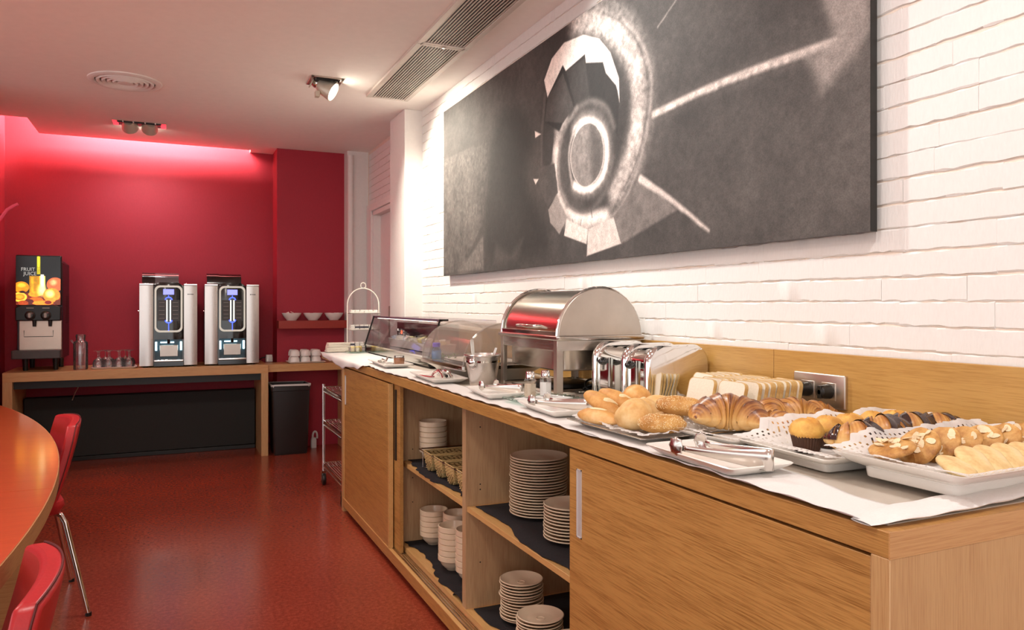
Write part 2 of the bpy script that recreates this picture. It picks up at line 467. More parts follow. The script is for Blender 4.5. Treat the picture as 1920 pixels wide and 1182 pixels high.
def grille(y0, y1, label):
    t = thing('ceiling_grille', label, 'vent', (1.32, (y0 + y1) / 2, ZC), 0, 'air grilles along the ceiling')
    L = (y1 - y0) / 2; w = 0.142
    G().box(-w + .01, w - .01, -L + .01, L - .01, -.003, .001).obj('duct_back', M['dark'], t)
    f = G()
    for s in (-1, 1):
        f.box(s * w - (.030 if s > 0 else 0), s * w + (0 if s > 0 else .030), -L, L, -.016, 0)
        f.box(-w + .02, w - .02, s * L - (.022 if s > 0 else 0), s * L + (0 if s > 0 else .022), -.016, 0)
    f.obj('frame', M['steel_flat_white'], t, bevel=0.002)
    n = 14
    for i in range(n):
        x = -w + .036 + (2 * w - .072) * i / (n - 1)
        a = bpy.data.objects.new('slat', slat_me[0]); C.objects.link(a); a.parent = t
        a.location = (x, 0, -.010); a.scale = (1, (L - .022) / 0.5, 1)
    G().box(.0, .018, -L - .004, -L + .012, -.022, -.016).obj('latch', M['chrome'], t)
M['steel_flat_white'] = mat('grille_paint', 'ddd5cb', 0.45, 0.2, 0.03, 20)
slat_me = [G().box(-.0038, .0022, -.5, .5, -.0030, .0012).mesh('slat', M['steel_flat_white'], 0)]
grille(3.805, 4.93, 'far slatted ceiling air grille beside the spotlight')
grille(2.68, 3.80, 'near slatted ceiling air grille cut by the top of the picture')

# square gimbal spotlight
M['lamp_glow'] = emis('lamp_glow', 'fff6e4', 40)
M['lamp_white'] = mat('lamp_body_paint', 'cfc6b4', 0.35, 0.3, 0.02, 30)
t = thing('ceiling_spotlight', 'square chrome gimbal spotlight with one lit head in ceiling', 'spotlight', (0.875, 4.735, ZC))
f = G()
for s in (-1, 1):
    f.box(s * .098 - (.018 if s > 0 else 0), s * .098 + (0 if s > 0 else .018), -.098, .098, -.008, 0)
    f.box(-.098, .098, s * .098 - (.018 if s > 0 else 0), s * .098 + (0 if s > 0 else .018), -.008, 0)
f.obj('frame', M['steel_flat'], t, bevel=0.002)
G().box(-.085, .085, -.085, .085, -.002, 0).obj('recess', M['dark'], t)
hm = Matrix.Translation((0.01, 0, -.045)) @ Vector((0.82, -0.42, -0.52)).to_track_quat('-Z', 'Y').to_matrix().to_4x4()
G().lathe([(.036, .055), (.050, .03), (.058, -.02), (.062, -.048), (.056, -.048), (.050, -.03)], 28, M=hm).obj('lamp_head', M['lamp_white'], t)
G().lathe([(.0, -.030), (.054, -.034)], 28, M=hm).obj('lens', M['lamp_glow'], t)
G().lathe([(.030, .055), (.034, .075), (.028, .09), (0, .092)], 16, M=hm).obj('socket', M['chrome'], t)
G().box(-.07, -.062, -.016, .016, -.085, .0, M=Matrix.Rotation(0.45, 4, 'Y')).box(-.062, -.036, -.022, .022, -.105, -.070, M=Matrix.Rotation(0.0, 4, 'Y')).obj('bracket', M['lamp_white'], t, bevel=0.002)
for s_ in (-.076, .070): G().box(-.066, .066, s_, s_ + .006, -.02, -.004).obj('gimbal_rail', M['dark'], t)

t = thing('twin_spotlight', 'recessed twin spotlight with two tilted heads above the red wall', 'spotlight', (-0.214, 6.435, ZC))
G().box(-.155, .155, -.08, .08, -.003, 0).obj('recess', M['dark'], t)
f = G()
for s in (-1, 1):
    f.box(s * .185 - (.04 if s > 0 else 0), s * .185 + (0 if s > 0 else .04), -.09, .09, -.007, 0)
    f.box(-.15, .15, s * .09 - (.012 if s > 0 else 0), s * .09 + (0 if s > 0 else .012), -.007, 0)
f.obj('frame', M['chrome'], t, bevel=0.002)
for s in (-1, 1):
    hm = Matrix.Translation((s * .072, 0.01, -.010)) @ Vector((s * -.12, 0.90, -0.35)).to_track_quat('-Z', 'Y').to_matrix().to_4x4()
    h = G().lathe([(0, .045), (.036, .043), (.050, .01), (.060, -.042), (.055, -.042), (.046, -.02)], 28, M=hm).obj('lamp_head', M['lamp_white'], t)
    G().lathe([(0, -.020), (.050, -.024)], 24, M=hm).obj('lens', M['lamp_glow'], h)
G().box(-.15, .15, -.072, -.062, -.016, -.002).obj('rail', M['dark'], t)
for s in (-.11, -.04, .04, .11):
    G().lathe([(0, -.006), (.006, -.004), (.006, .004), (0, .006)], 8, c=(s, -.074, -.012)).obj('screw', M['chrome'], t)

# ------------------------------------------------------------------ framed canvas with the spiral stair print
def poly_sd(P, X, Y):
    """Signed distance (inside negative) of points to polygon P, vectorised."""
    P = np.array(P, dtype=np.float32); d = np.full(X.shape, 1e9, np.float32); s = np.ones(X.shape, np.float32)
    n = len(P); j = n - 1
    for i in range(n):
        ex, ey = P[j] - P[i]; wx = X - P[i][0]; wy = Y - P[i][1]
        tt = np.clip((wx * ex + wy * ey) / max(ex * ex + ey * ey, 1e-9), 0, 1)
        d = np.minimum(d, (wx - ex * tt) ** 2 + (wy - ey * tt) ** 2)
        c1 = Y >= P[i][1]; c2 = Y < P[j][1]; c3 = ex * wy > ey * wx
        flip = (c1 & c2 & c3) | (~c1 & ~c2 & ~c3)
        s = np.where(flip, -s, s); j = i
    return s * np.sqrt(d)

def line_d(P, X, Y):
    d = np.full(X.shape, 1e9, np.float32); par = np.zeros(X.shape, np.float32); n = len(P) - 1
    for i in range(n):
        ax, ay = P[i]; ex, ey = P[i + 1][0] - ax, P[i + 1][1] - ay
        tt = np.clip(((X - ax) * ex + (Y - ay) * ey) / (ex * ex + ey * ey), 0, 1)
        q = np.sqrt((X - ax - ex * tt) ** 2 + (Y - ay - ey * tt) ** 2)
        k = q < d; d = np.where(k, q, d); par = np.where(k, (i + tt) / n, par)
    return d, par

def chaikin(P, closed=False, n=2):
    for _ in range(n):
        Q = [] if closed else [P[0]]
        m = len(P)
        for i in range(m if closed else m - 1):
            a, b = P[i], P[(i + 1) % m]
            Q += [(a[0] * .75 + b[0] * .25, a[1] * .75 + b[1] * .25), (a[0] * .25 + b[0] * .75, a[1] * .25 + b[1] * .75)]
        if not closed: Q.append(P[-1])
        P = Q
    return P

def vnoise(w, h, cells, seed, octs=4):
    """Smooth value noise on a w x h raster."""
    r = np.random.RandomState(seed); out = np.zeros((h, w), np.float32); amp = 1; tot = 0
    for o in range(octs):
        cx, cy = int(cells * 2 ** o), max(2, int(cells * h / w * 2 ** o))
        g = r.rand(cy + 2, cx + 2).astype(np.float32)
        x = np.linspace(0, cx, w, endpoint=False); y = np.linspace(0, cy, h, endpoint=False)
        xi, yi = x.astype(int), y.astype(int); fx, fy = x - xi, y - yi
        fx = fx * fx * (3 - 2 * fx); fy = fy * fy * (3 - 2 * fy)
        a = g[yi][:, xi] * (1 - fx) + g[yi][:, xi + 1] * fx
        b = g[yi + 1][:, xi] * (1 - fx) + g[yi + 1][:, xi + 1] * fx
        out += amp * (a * (1 - fy[:, None]) + b * fy[:, None]); tot += amp; amp *= .55
    return out / tot

def image_from(name, rgb):
    h, w, _ = rgb.shape
    im = bpy.data.images.new(name, w, h)
    px = np.ones((h, w, 4), np.float32); px[..., :3] = np.clip(rgb, 0, 1)
    im.pixels.foreach_set(px.ravel()); im.update(); im.pack()
    return im

def print_material(name, im, rough, emission=0.0):
    m, nt, p = nodes(name)
    tx = N(nt, 'ShaderNodeTexImage'); tx.image = im; tx.extension = 'EXTEND'
    uv = N(nt, 'ShaderNodeTexCoord'); nt.links.new(uv.outputs['UV'], tx.inputs['Vector'])
    nt.links.new(tx.outputs['Color'], p.inputs['Base Color'])
    p.inputs['Roughness'].default_value = rough
    if emission:
        nt.links.new(tx.outputs['Color'], p.inputs['Emission Color']); p.inputs['Emission Strength'].default_value = emission
    return m

def canvas_print():
    w, h, WM, HM = 1296, 422, 3.24, 1.055
    xs = (np.arange(w, dtype=np.float32) + .5) / w * WM; ys = (np.arange(h, dtype=np.float32) + .5) / h * HM
    X, Y = np.meshgrid(xs, ys)
    n1 = vnoise(w, h, 9, 1, 5); n2 = vnoise(w, h, 160, 2, 3); n3 = vnoise(w, h, 30, 5, 4)
    n4 = vnoise(w, h, 70, 9, 4); X2 = X + (n4 - .5) * .008; Y2 = Y + (n2 - .5) * .003
    grain = np.random.RandomState(4).rand(h, w).astype(np.float32) - .5
    v = 0.285 + .16 * (n1 - .5) + .07 * (n3 - .5)
    v += .05 * np.clip((X - 1.9) / 1.3, 0, 1)
    def fill(P, val, soft=.008, a=1.0, rough=True, curve=False):
        nonlocal v
        if curve: P = chaikin(P, True, 2)
        d = poly_sd(P, X2 if rough else X, Y2 if rough else Y)
        k = np.clip(.5 - d / soft, 0, 1) * a; k = k * k * (3 - 2 * k) if soft > .02 else k
        v = v * (1 - k) + val * k
    def stroke(P, w0, w1, val, soft=.01, a=1.0, curve=True):
        nonlocal v
        if curve: P = chaikin(list(P), False, 2)
        d, t = line_d(P, X2, Y2)
        k = np.clip((w0 + (w1 - w0) * t + soft * .5 - d) / soft, 0, 1); k = k * k * (3 - 2 * k) * a
        v = v * (1 - k) + val * k
    SH = dict(
 band_out=[(1.463, 0.782), (1.428, 0.871), (1.507, 0.951), (1.625, 0.986), (1.799, 0.965), (1.929, 0.905), (2.013, 0.824), (2.076, 0.705), (2.081, 0.608), (2.067, 0.657), (2.055, 0.682), (1.98, 0.751), (1.957, 0.802), (1.82, 0.839), (1.811, 0.879), (1.641, 0.855), (1.613, 0.889)],
 stairs=[(1.463, 0.782), (1.613, 0.889), (1.641, 0.855), (1.811, 0.879), (1.82, 0.839), (1.957, 0.802), (1.98, 0.751), (2.055, 0.682), (2.076, 0.609), (2.067, 0.477), (1.995, 0.619), (1.88, 0.673), (1.778, 0.688), (1.703, 0.679), (1.613, 0.63), (1.579, 0.599), (1.433, 0.676), (1.433, 0.744)],
 step1=[(1.463, 0.782), (1.613, 0.854), (1.714, 0.677), (1.613, 0.63), (1.433, 0.676)],
 step2=[(1.641, 0.855), (1.811, 0.86), (1.85, 0.685), (1.725, 0.68)],
 step3=[(1.824, 0.834), (1.957, 0.795), (1.98, 0.633), (1.864, 0.68)],
 steps_lo=[(1.36, 0.47), (1.531, 0.462), (1.567, 0.325), (1.47, 0.271), (1.368, 0.376)],
 rail=[(1.746, 1.053), (1.919, 0.998), (2.067, 0.908), (2.17, 0.799), (2.227, 0.681), (2.238, 0.57), (2.211, 0.448), (2.153, 0.339), (2.067, 0.257), (1.957, 0.203), (1.82, 0.193), (1.692, 0.244), (1.613, 0.341), (1.59, 0.465), (1.636, 0.587), (1.746, 0.653), (1.88, 0.645), (1.976, 0.585), (2.022, 0.487), (2.004, 0.393), (1.948, 0.333), (1.84, 0.319)],
 railedge=[(1.919, 1.048), (2.102, 0.93), (2.251, 0.783), (2.304, 0.633), (2.279, 0.488), (2.219, 0.337), (2.102, 0.196), (1.976, 0.147), (1.799, 0.144), (1.659, 0.205), (1.574, 0.325), (1.555, 0.482), (1.607, 0.637), (1.714, 0.687), (1.86, 0.678), (1.986, 0.622), (2.046, 0.52)],
 hole=[(1.84, 0.585), (1.909, 0.555), (1.957, 0.49), (1.967, 0.419), (1.938, 0.354), (1.87, 0.315), (1.789, 0.311), (1.714, 0.369), (1.681, 0.449), (1.697, 0.521), (1.757, 0.577)],
 ring=[(1.836, 0.596), (1.919, 0.563), (1.98, 0.485), (1.989, 0.405), (1.954, 0.337), (1.87, 0.299), (1.778, 0.307)],
 fan1=[(1.555, 0.316), (1.47, 0.257), (1.49, 0.195), (1.583, 0.134), (1.652, 0.201)],
 fan2=[(1.648, 0.196), (1.625, 0.124), (1.824, 0.072), (1.836, 0.133), (1.799, 0.144)],
 fan3=[(1.836, 0.133), (1.826, 0.021), (2.094, 0.054), (2.039, 0.163)],
 fan4=[(2.094, 0.054), (2.039, 0.163), (2.219, 0.291), (2.45, 0.144)],
 fanline=[(2.227, 0.286), (2.415, 0.184), (2.618, 0.057)],
 line1=[(2.31, 0.508), (2.537, 0.521), (2.774, 0.524), (2.973, 0.517), (3.136, 0.51)],
 line2=[(2.335, 0.818), (2.443, 0.875)],
 polyR=[(3.079, 0.66), (3.128, 0.52), (3.027, 0.501), (3.087, 0.386), (3.175, 0.441), (3.24, 0.501), (3.24, 0.618)],
 leftlight=[(0.018, 0.747), (0.766, 0.732), (0.731, 0.561), (0.678, 0.289), (0.328, 0.024), (-0.005, 0.014)],
 leftdark=[(0.851, 0.844), (1.133, 0.841), (1.329, 0.628), (1.177, 0.488), (1.433, 0.184), (1.507, 0.042), (0.678, 0.016), (0.695, 0.431)],
 tri=[(0.307, 0.022), (0.67, 0.204), (0.678, 0.012)],
 tri2=[(1.133, 0.033), (1.191, 0.146), (1.043, 0.082), (0.851, 0.147), (0.8, 0.024)],
 spark1=[(1.329, 0.654), (1.397, 0.625), (1.334, 0.619)],
 spark2=[(1.313, 0.425), (1.371, 0.416), (1.337, 0.394)],
 colline=[(0.851, 0.844), (0.731, 0.561), (0.67, 0.016)],
    )
    fill(SH['leftlight'], .34 + .16 * (n3 - .5) + .08 * (n2 - .5), .012, .9)
    fill(SH['leftdark'], .15 + .08 * n1, .14, .95, curve=True)
    stroke(SH['colline'], .002, .002, .30, .006, .6)
    fill(SH['tri'], .42 + .1 * (n2 - .5), .02, .8); fill(SH['tri2'], .30, .06, .7)
    # outer wall of the well, then the lit hand rail sweeping round it
    well = [(1.38, .60), (1.42, .90), (1.60, 1.03), (1.90, 1.04), (2.15, .88), (2.28, .65), (2.25, .40), (2.05, .17), (1.70, .12), (1.45, .30)]
    fill(well, .19 + .07 * n3, .08, .9, curve=True)
    re_, ra = SH['railedge'], SH['rail']
    tex = .22 * (n2 - .5) + .25 * (n3 - .5)
    stroke(re_[:9], .050, .045, .34, .05, .85)
    stroke(ra[:9], .085, .070, .50 + tex, .08, .95)
    stroke([(p[0] - .020, p[1] - .006) for p in ra[:9]], .040, .036, .74 + tex * 1.3, .06, .9)
    stroke([(p[0] + .040, p[1] + .004) for p in ra[1:9]], .003, .003, .36, .02, .7)
    stroke(re_[1:8], .006, .006, .66, .025, .8)
    stroke(re_[7:13], .055, .055, .66 + tex * .6, .06, .95)
    stroke([(p[0] - .004, p[1] + .030) for p in re_[7:12]], .022, .030, .95, .05, .9)
    fill(SH['stairs'], .17, .010)
    fill(SH['step1'], .27 + .08 * (n3 - .5), .008); fill(SH['step2'], .22, .008); fill(SH['step3'], .16, .008)
    fill(SH['steps_lo'], .30 + .1 * (n3 - .5), .010)
    fill([(1.41, .50), (1.50, .47), (1.53, .60), (1.44, .66)], .24, .01)
    fill(SH['band_out'], .95, .006, 1.0, False)
    stroke([(1.40, .46), (1.40, .62), (1.44, .80)], .010, .014, .36, .02, .8)
    # inner spiral: dark sleeve, lit lip, pale floor of the well
    inner = [(1.74, .665), (1.86, .675), (1.985, .62), (2.045, .52), (2.04, .40), (1.98, .27), (1.88, .21), (1.76, .21), (1.65, .26), (1.575, .35), (1.565, .48), (1.62, .60)]
    fill(inner, .27 + .16 * (n3 - .5), .02, .95, curve=True)
    stroke(inner[:4], .014, .012, .40, .03, .8); stroke(inner[8:] + [inner[0]], .016, .012, .50 + tex * .4, .03, .9)
    stroke(inner[4:9], .010, .010, .40, .03, .7)
    rg = [(1.73, .575), (1.79, .600)] + SH['ring'][1:] + [(1.72, .335)]
    stroke(rg, .042, .030, .56 + tex * .4, .05, .85)
    stroke(rg, .018, .016, .97, .025)
    stroke([(1.70, .345), (1.665, .45), (1.685, .54), (1.75, .595)], .008, .010, .66, .02, .9)
    fill(SH['hole'], .50 + .08 * (n2 - .5), .012, curve=True)
    hx = SH['hole']; fill([hx[0], hx[1], hx[2], hx[3], hx[4], hx[5], ((hx[5][0] + hx[0][0]) / 2, .42)], .33, .07, .9, curve=True)
    stroke(SH['hole'] + [SH['hole'][0]], .0025, .0025, .92, .008, .8)
    for q in ((1.70, .14, 1.72, .10), (1.78, .13, 1.77, .09), (1.86, .17, 1.87, .13), (1.64, .16, 1.63, .12)):
        stroke([(q[0], q[1] + .05), (q[2], q[3] + .05)], .002, .002, .28, .008, .8)
    fill(SH['fan1'], .58 + .1 * (n3 - .5), .008); fill(SH['fan2'], .86, .006, 1, False); fill(SH['fan3'], .80, .006, 1, False); fill(SH['fan4'], .48 + .22 * (n3 - .5), .012)
    stroke([SH['fan3'][0], SH['fan3'][1]], .002, .002, .55, .006, .8, False)
    stroke(SH['fanline'], .016, .005, .84, .016, .95)
    stroke(SH['line1'], .030, .030, .45, .05, .35); stroke(SH['line1'], .013, .013, .84 + .2 * (n2 - .5), .018, .95)
    stroke(SH['line2'], .004, .003, .6, .01, .8)
    fill(SH['polyR'], .58 + .08 * (n3 - .5), .05, .92)
    fill(SH['spark1'], .95, .006, 1, False); fill(SH['spark2'], .95, .006, 1, False)
    v *= 1 + .22 * (n2 - .5) + .20 * grain
    v = np.clip(v, .05, 1)
    rgb = np.stack([v * 1.0, v * .93, v * .89], -1)
    return image_from('stair_print', rgb)
def canvas():
    t = thing('canvas_picture', 'wide grey canvas print of a spiral staircase on the brick wall', 'picture', (1.60, 0, 1.455))
    me = bpy.data.meshes.new('print')
    me.from_pydata([(0, 4.59, 0), (0, 1.35, 0), (0, 1.35, 1.055), (0, 4.59, 1.055)], [], [(0, 1, 2, 3)])
    uvl = me.uv_layers.new(name='UVMap')
    for i, c in enumerate([(0, 0), (1, 0), (1, 1), (0, 1)]): uvl.data[i].uv = c
    me.materials.append(print_material('stair_print_surface', canvas_print(), 0.85))
    o = bpy.data.objects.new('print', me); C.objects.link(o); o.parent = t
    G().box(.0008, .024, 1.35, 4.59, 0, 1.055).obj('stretcher', M['dark'], t, smooth=0)
    for y in (1.6, 3.0, 4.3): G().box(.024, XW - 1.60 - .0075, y, y + .03, .1, .95).obj('batten', M['dark'], t, smooth=0)
canvas()
# ------------------------------------------------------------------ the long buffet cabinet
XF, ZT = 0.965, 0.936
t = thing('buffet_cabinet', 'long low oak cabinet with sliding doors and open shelves under buffet', 'cabinet', (XF, 0.78, 0))
# local: x into the cabinet, y along it (0 at the near end), z up
G().box(0, .66, 0, .034, .0, .894).obj('end_panel', M['oak_z'], t, bevel=0.0015)
G().box(.0, .66, 3.86, 3.90, .0, .894).obj('end_panel', M['oak_z'], t, bevel=0.0015)
G().box(.060, .64, 2.795, 2.83, .086, .894).obj('side_panel', M['oak_in'], t)
G().box(.060, .64, 1.908, 1.945, .086, .894).obj('divider', M['oak_in'], t, bevel=0.001)
G().box(.060, .64, 0.92, 0.95, .086, .894).obj('divider', M['oak_in'], t)
G().box(.63, .65, .034, 3.87, .05, .894).obj('back_panel', M['oak_in'], t)
G().box(.058, .63, .034, 3.86, .086, .108).obj('floor_board', M['oak_edge'], t)
G().box(.0, .020, .034, 3.86, .034, .084).obj('base_rail', M['oak_y'], t, bevel=0.0015)
G().box(.020, .66, .034, 3.86, .034, .082).obj('base_board', M['oak_edge'], t)
G().box(.03, .60, .04, 3.86, .0, .034).obj('plinth', M['dark'], t)
for x in (.022, .034, .046, .056):
    G().box(x - .0025, x + .0025, .04, 3.86, .082, .089).obj('door_track', M['steel'], t)
# shelves
G().box(.066, .63, 1.945, 2.795, .487, .507).obj('shelf', M['oak_edge'], t, bevel=0.001)
G().box(.066, .63, 0.95, 1.908, .480, .500).obj('shelf', M['oak_edge'], t, bevel=0.001)
# shelf pin holes
pins = G()
for y, zs in ((2.794, (.30, .42, .56)), (1.9075, (.28, .44, .56, .58, .80))):
    for z in zs:
        for x in (.12, .55):
            pins.add([(x + .003 * math.cos(a), y, z + .003 * math.sin(a)) for a in [k * PI / 4 for k in range(8)]], [tuple(range(8))])
po = pins.obj('pin_holes', M['dark'], t, smooth=0); po['kind'] = 'stuff'
# sliding doors
def slider(y0, y1, x, pull_y, z1, lab):
    d = G().box(x, x + .018, y0, y1, .088, z1).obj('sliding_door', M['oak_y'], t, bevel=0.0012)
    d['label'] = lab
    p = G()
    p.box(x - .0022, x + .001, pull_y - .0125, pull_y - .0095, .664, .842).box(x - .0022, x + .001, pull_y + .0095, pull_y + .0125, .664, .842)
    p.box(x - .0022, x + .001, pull_y - .0125, pull_y + .0125, .664, .667).box(x - .0022, x + .001, pull_y - .0125, pull_y + .0125, .839, .842)
    p.box(x - .0006, x + .001, pull_y - .010, pull_y + .010, .665, .841)
    p.obj('recessed_pull', M['aluminium'], d)
slider(.036, .983, .003, .930, .888, 'near oak sliding door with satin metal pull')
slider(2.80, 3.845, .003, 3.80, .886, 'far oak sliding door')
for ya, yb in ((2.796, 2.812), (3.832, 3.848)): G().box(.0005, .022, ya, yb, .088, .886).obj('edge_band', M['oak_edge'], t)
G().box(-.0006, .016, .034, 3.862, .0838, .0870).obj('rail_edge', M['oak_edge'], t)
G().box(.028, .046, 2.70, 3.0, .088, .888).obj('sliding_door', M['oak_y'], t, bevel=0.0012)
for z in (.45,):
    G().box(.022, .030, 2.752, 2.775, .52, .86).obj('door_seal', M['dark'], t)
# dark felt liners on the boards
def liner(lab, x0, x1, y0, y1, z, fold=False, seed=1):
    rnd = random.Random(seed)
    offs = [rnd.uniform(-.012, .012) for _ in range(30)]
    nu, nv = 24, 10
    def fn(u, v):
        y = y0 + (y1 - y0) * u
        xe = x0 + offs[int(u * 23)] * .8 + (.02 * math.sin(u * 7 + seed) if seed else 0)
        x = xe + (x1 - xe) * v
        return (x, y, z + .0032 + .0010 * math.sin(u * 31) * math.cos(v * 5) + (.0012 if v == 0 else 0))
    o = G().grid(fn, nu, nv).obj('felt_liner', M['navy'], None, 60, solid=0.003)
    return tag(o, lab, 'liner', 'dark felt liners on the cabinet boards')
x0, y0 = XF, .78
liner('dark navy felt liner under the wicker basket, far upper shelf', x0 + .075, x0 + .6, y0 + 2.03, y0 + 2.785, .507, seed=1)
liner('dark felt liner under the tall plate stack', x0 + .085, x0 + .6, y0 + 1.0, y0 + 1.88, .500, seed=2)
liner('dark navy felt liner under the standing bowl stacks at cabinet bottom', x0 + .085, x0 + .6, y0 + 2.02, y0 + 2.785, .108, seed=3)
liner('dark felt liner under the saucer stacks', x0 + .10, x0 + .6, y0 + .98, y0 + 1.89, .108, seed=4)
# folded end of the lower navy liner, near the divider
def ff(u, v):
    a = v * PI
    return (x0 + .075 + .20 * u, y0 + 2.0 + .11 * u * 0 + (.085 * (1 - v) if v < .5 else .085 * v), .112 + .010 * math.sin(a) + .001 * math.sin(u * 9))
tag(G().loft([[(x0 + .062 + .25 * u, y0 + 1.95 + k * .012 + .01 * u, .1095 + .018 * math.sin(PI * min(1, k / 9 + .02)) ** .35) for u in [i / 8 for i in range(9)]] for k in range(10)], False, False, closed=False).obj('folded_liner', M['navy'], None, 60, solid=0.002),
    'folded end of navy felt lying by the cabinet divider', 'liner')

# ------------------------------------------------------------------ worktop and splash board
t = thing('worktop', 'long oak edged counter top running along the brick wall', 'worktop', (XF, .78, .894))
G().prism([(0, 0), (.658, 0), (.658, 4.382), (.54, 4.382), (.54, 4.577), (0, 4.577)], 0, .040, 'z').obj('slab', M['oak_y'], t, bevel=0.0015)
G().box(-.0004, .66, -.0006, .002, 0, .040).obj('end_edge', M['oak_x'], t)
G().prism([(.03, .028), (.655, .028), (.655, 4.378), (.535, 4.378), (.535, 4.56), (.03, 4.56)], .040, .0415, 'z').obj('laminate_inlay', M['inlay'], t)
t = thing('splash_board', 'oak splash board at the back of the counter', 'panel', (XW - .0295, .3, ZT))
G().box(0, .018, 1.40, 4.86, .002, .203).obj('board', M['oak_bs'], t, bevel=0.001)
G().box(0, .018, .48, 1.398, .002, .203).obj('board', M['oak_bs'], t, bevel=0.001)
# twin socket
t = thing('twin_socket', 'satin metal double wall socket with two black plugs in splash board', 'socket', (XW - .0305, 1.522, 1.038))
f = G()
W2, H2 = .089, .045
f.loft([[(0, y, z) for y, z, _ in rr(W2, H2, .003, 0)], [(-.007, y, z) for y, z, _ in rr(W2, H2, .003, 0)], [(-.009, y, z) for y, z, _ in rr(W2 - .003, H2 - .003, .002, 0)]])
f.obj('cover_plate', M['steel_flat'], t)
for s, nm in ((.036, 'far'), (-.036, 'near')):
    G().box(-.0115, -.008, s - .0235, s + .0235, -.0235, .0235).obj('socket_insert', M['steel_flat'], t, bevel=0.001)
    G().lathe([(.020, 0), (.0195, .012), (.0150, .030), (.006, .034), (0, .034)], 24, M=Matrix.Translation((-.011, s, 0)) @ Matrix.Rotation(-PI / 2, 4, 'Y')).box(-.045, -.018, s - .006, s + .006, -.017, .017).obj('plug', M['dark'], t, bevel=0.001)

# ------------------------------------------------------------------ linen on the counter
def linen(name, lab, front, back, y0, y1, z, seed, nu=90, nv=16, hang=None):
    rnd = random.Random(seed)
    def fn(u, v):
        y = y0 + (y1 - y0) * u
        a, b = front(y), back(y)
        x = a + (b - a) * v
        n_ = noise.noise((y * 9, x * 11, seed)) * .0010 + noise.noise((y * 30, x * 30, seed)) * .0004
        edge = max(0, 1 - v * 16)
        rip = edge * (.004 + .004 * math.sin(y * 55 + seed) * (0.5 + .5 * noise.noise((y * 4, 0, seed))))
        return (x, y, z + .0012 + abs(n_) + rip)
    o = G().grid(fn, nu, nv).obj(name, M['cloth'], None, 80, solid=0.0016)
    return tag(o, lab, 'tablecloth', 'white linen on the counter')
def fr1(y):
    v = .968 + .018 * noise.noise((y * 2.6, 3, 1)) + .006 * noise.noise((y * 11, 5, 1))
    if y > 3.4: v -= .006
    return v
linen('counter_linen', 'long white linen runner along the middle counter front', fr1, lambda y: 1.16 + .04 * noise.noise((y * 3, 1, 4)) - (.07 if 2.6 < y < 3.6 else 0), 1.58, 4.08, ZT + .0015, 2, 190, 14)
# far end hanging over the end of the worktop
def hang(u, v):
    y = 4.02 + 1.325 * u
    x = .958 + .27 * v
    z = ZT + .0045
    drop = max(0, math.sin(PI * min(1, max(0, (u - .02) / .98)) ** .9)) ** .8 * (.048 + .010 * math.sin(u * 17)) if u < .98 else 0
    k = max(0, 1 - v / .20)
    if k > 0:
        x = .958 + .27 * .20 * (1 - k)
        e = min(1, k * 1.6)
        x = .9605 - .009 * e if k > .3 else .9605 + (.27 * .20 - .0025) * (1 - k / .3)
        z = ZT + .0045 - drop * max(0, (k - .3) / .7) + .004 * math.sin(u * 40) * max(0, k - .3)
        x -= .006 * math.sin(u * 23) * max(0, k - .3)
    return (x, y, z + .0010 * noise.noise((x * 20, y * 12, 0)))
tag(G().grid(hang, 80, 40).obj('counter_linen', M['cloth'], None, 80, solid=0.0016), 'white linen end drooping over the far counter front', 'tablecloth', 'white linen on the counter')
def fr2(y): return .956 + .010 * noise.noise((y * 7, 9, 2)) + .010 * max(0, math.sin((y - .9) * 3.2)) * .6
def bk2(y): return 1.10 + .035 * math.sin(y * 6.0) + .02 * noise.noise((y * 9, 2, 7)) - .05 * max(0, (y - 1.2))
linen('counter_linen', 'white linen mat at near end of counter under the tongs', fr2, bk2, .83, 1.70, ZT + .004, 5, 80, 14)
# folded roll of that linen lying across the near end
def roll(u, v):
    x = .955 + .56 * u; a = 2 * PI * v
    cl_ = min(1, .25 + u * 7) if u < .12 else (1 if u < .95 else max(.1, (1 - u) * 20))
    ry = (.028 + .006 * math.sin(u * 5)) * (cl_ ** .3); rz = (.0050 + .0045 * u) * cl_
    return (x, .823 + .012 * u + ry * math.cos(a), ZT + .0025 + rz + rz * math.sin(a) + .001 * math.sin(x * 60 + a))
tag(G().grid(roll, 40, 16, False, True).obj('folded_linen', M['cloth'], None, 80), 'rolled white linen edge under the near cookie platter', 'tablecloth')

# ------------------------------------------------------------------ crockery stacks in the cabinet
def plate_proto(name, lab, r, well, h, m, grp, foot=True):
    t = thing(name, lab, 'plate', (0, 0, 0), 0, grp)
    prof = [(well * .9, 0), (well * .92, .002), (r * .86, h * .62), (r, h), (r + .0006, h + .0022), (r - .002, h + .0035), (r * .90, h * .72 + .003), (well * 1.05, .0065), (well * .95, .0050)]
    if not foot: prof += [(well * .34, .0048), (well * .32, .0062), (well * .29, .0062), (well * .27, .0040)]
    G().lathe(prof + [(0, .0045)], 44).obj('dish', m, t)
    return t
first = {}
def stack(key, mk, n, pitch, x, y, z, what, grp, jit=.0012, seed=1, top_label=None):
    rnd = random.Random(seed); proto = None
    for k in range(n):                      # k = 0 is the lowest
        i = n - 1 - k
        lab = (top_label if i == 0 and top_label else '%s, %s from its top' % (what, ORD[i]) if i else '%s, topmost of the stack' % what)
        loc = (x + rnd.uniform(-jit, jit), y + rnd.uniform(-jit, jit), z + k * pitch)
        if key not in first:
            first[key] = mk(lab, grp); first[key].location = loc; first[key].rotation_euler = (0, 0, rnd.random() * 6)
        else:
            dup(first[key], loc, rnd.random() * 6, lab, grp)
stack('plate', lambda l, g: plate_proto('dessert_plate', l, .105, .062, .014, M['cream_china'], g), 21, .0100, 1.222, 2.46, .5062, 'cream plate in tall stack on near shelf', 'cream plates in the tall stack', .002, 3)
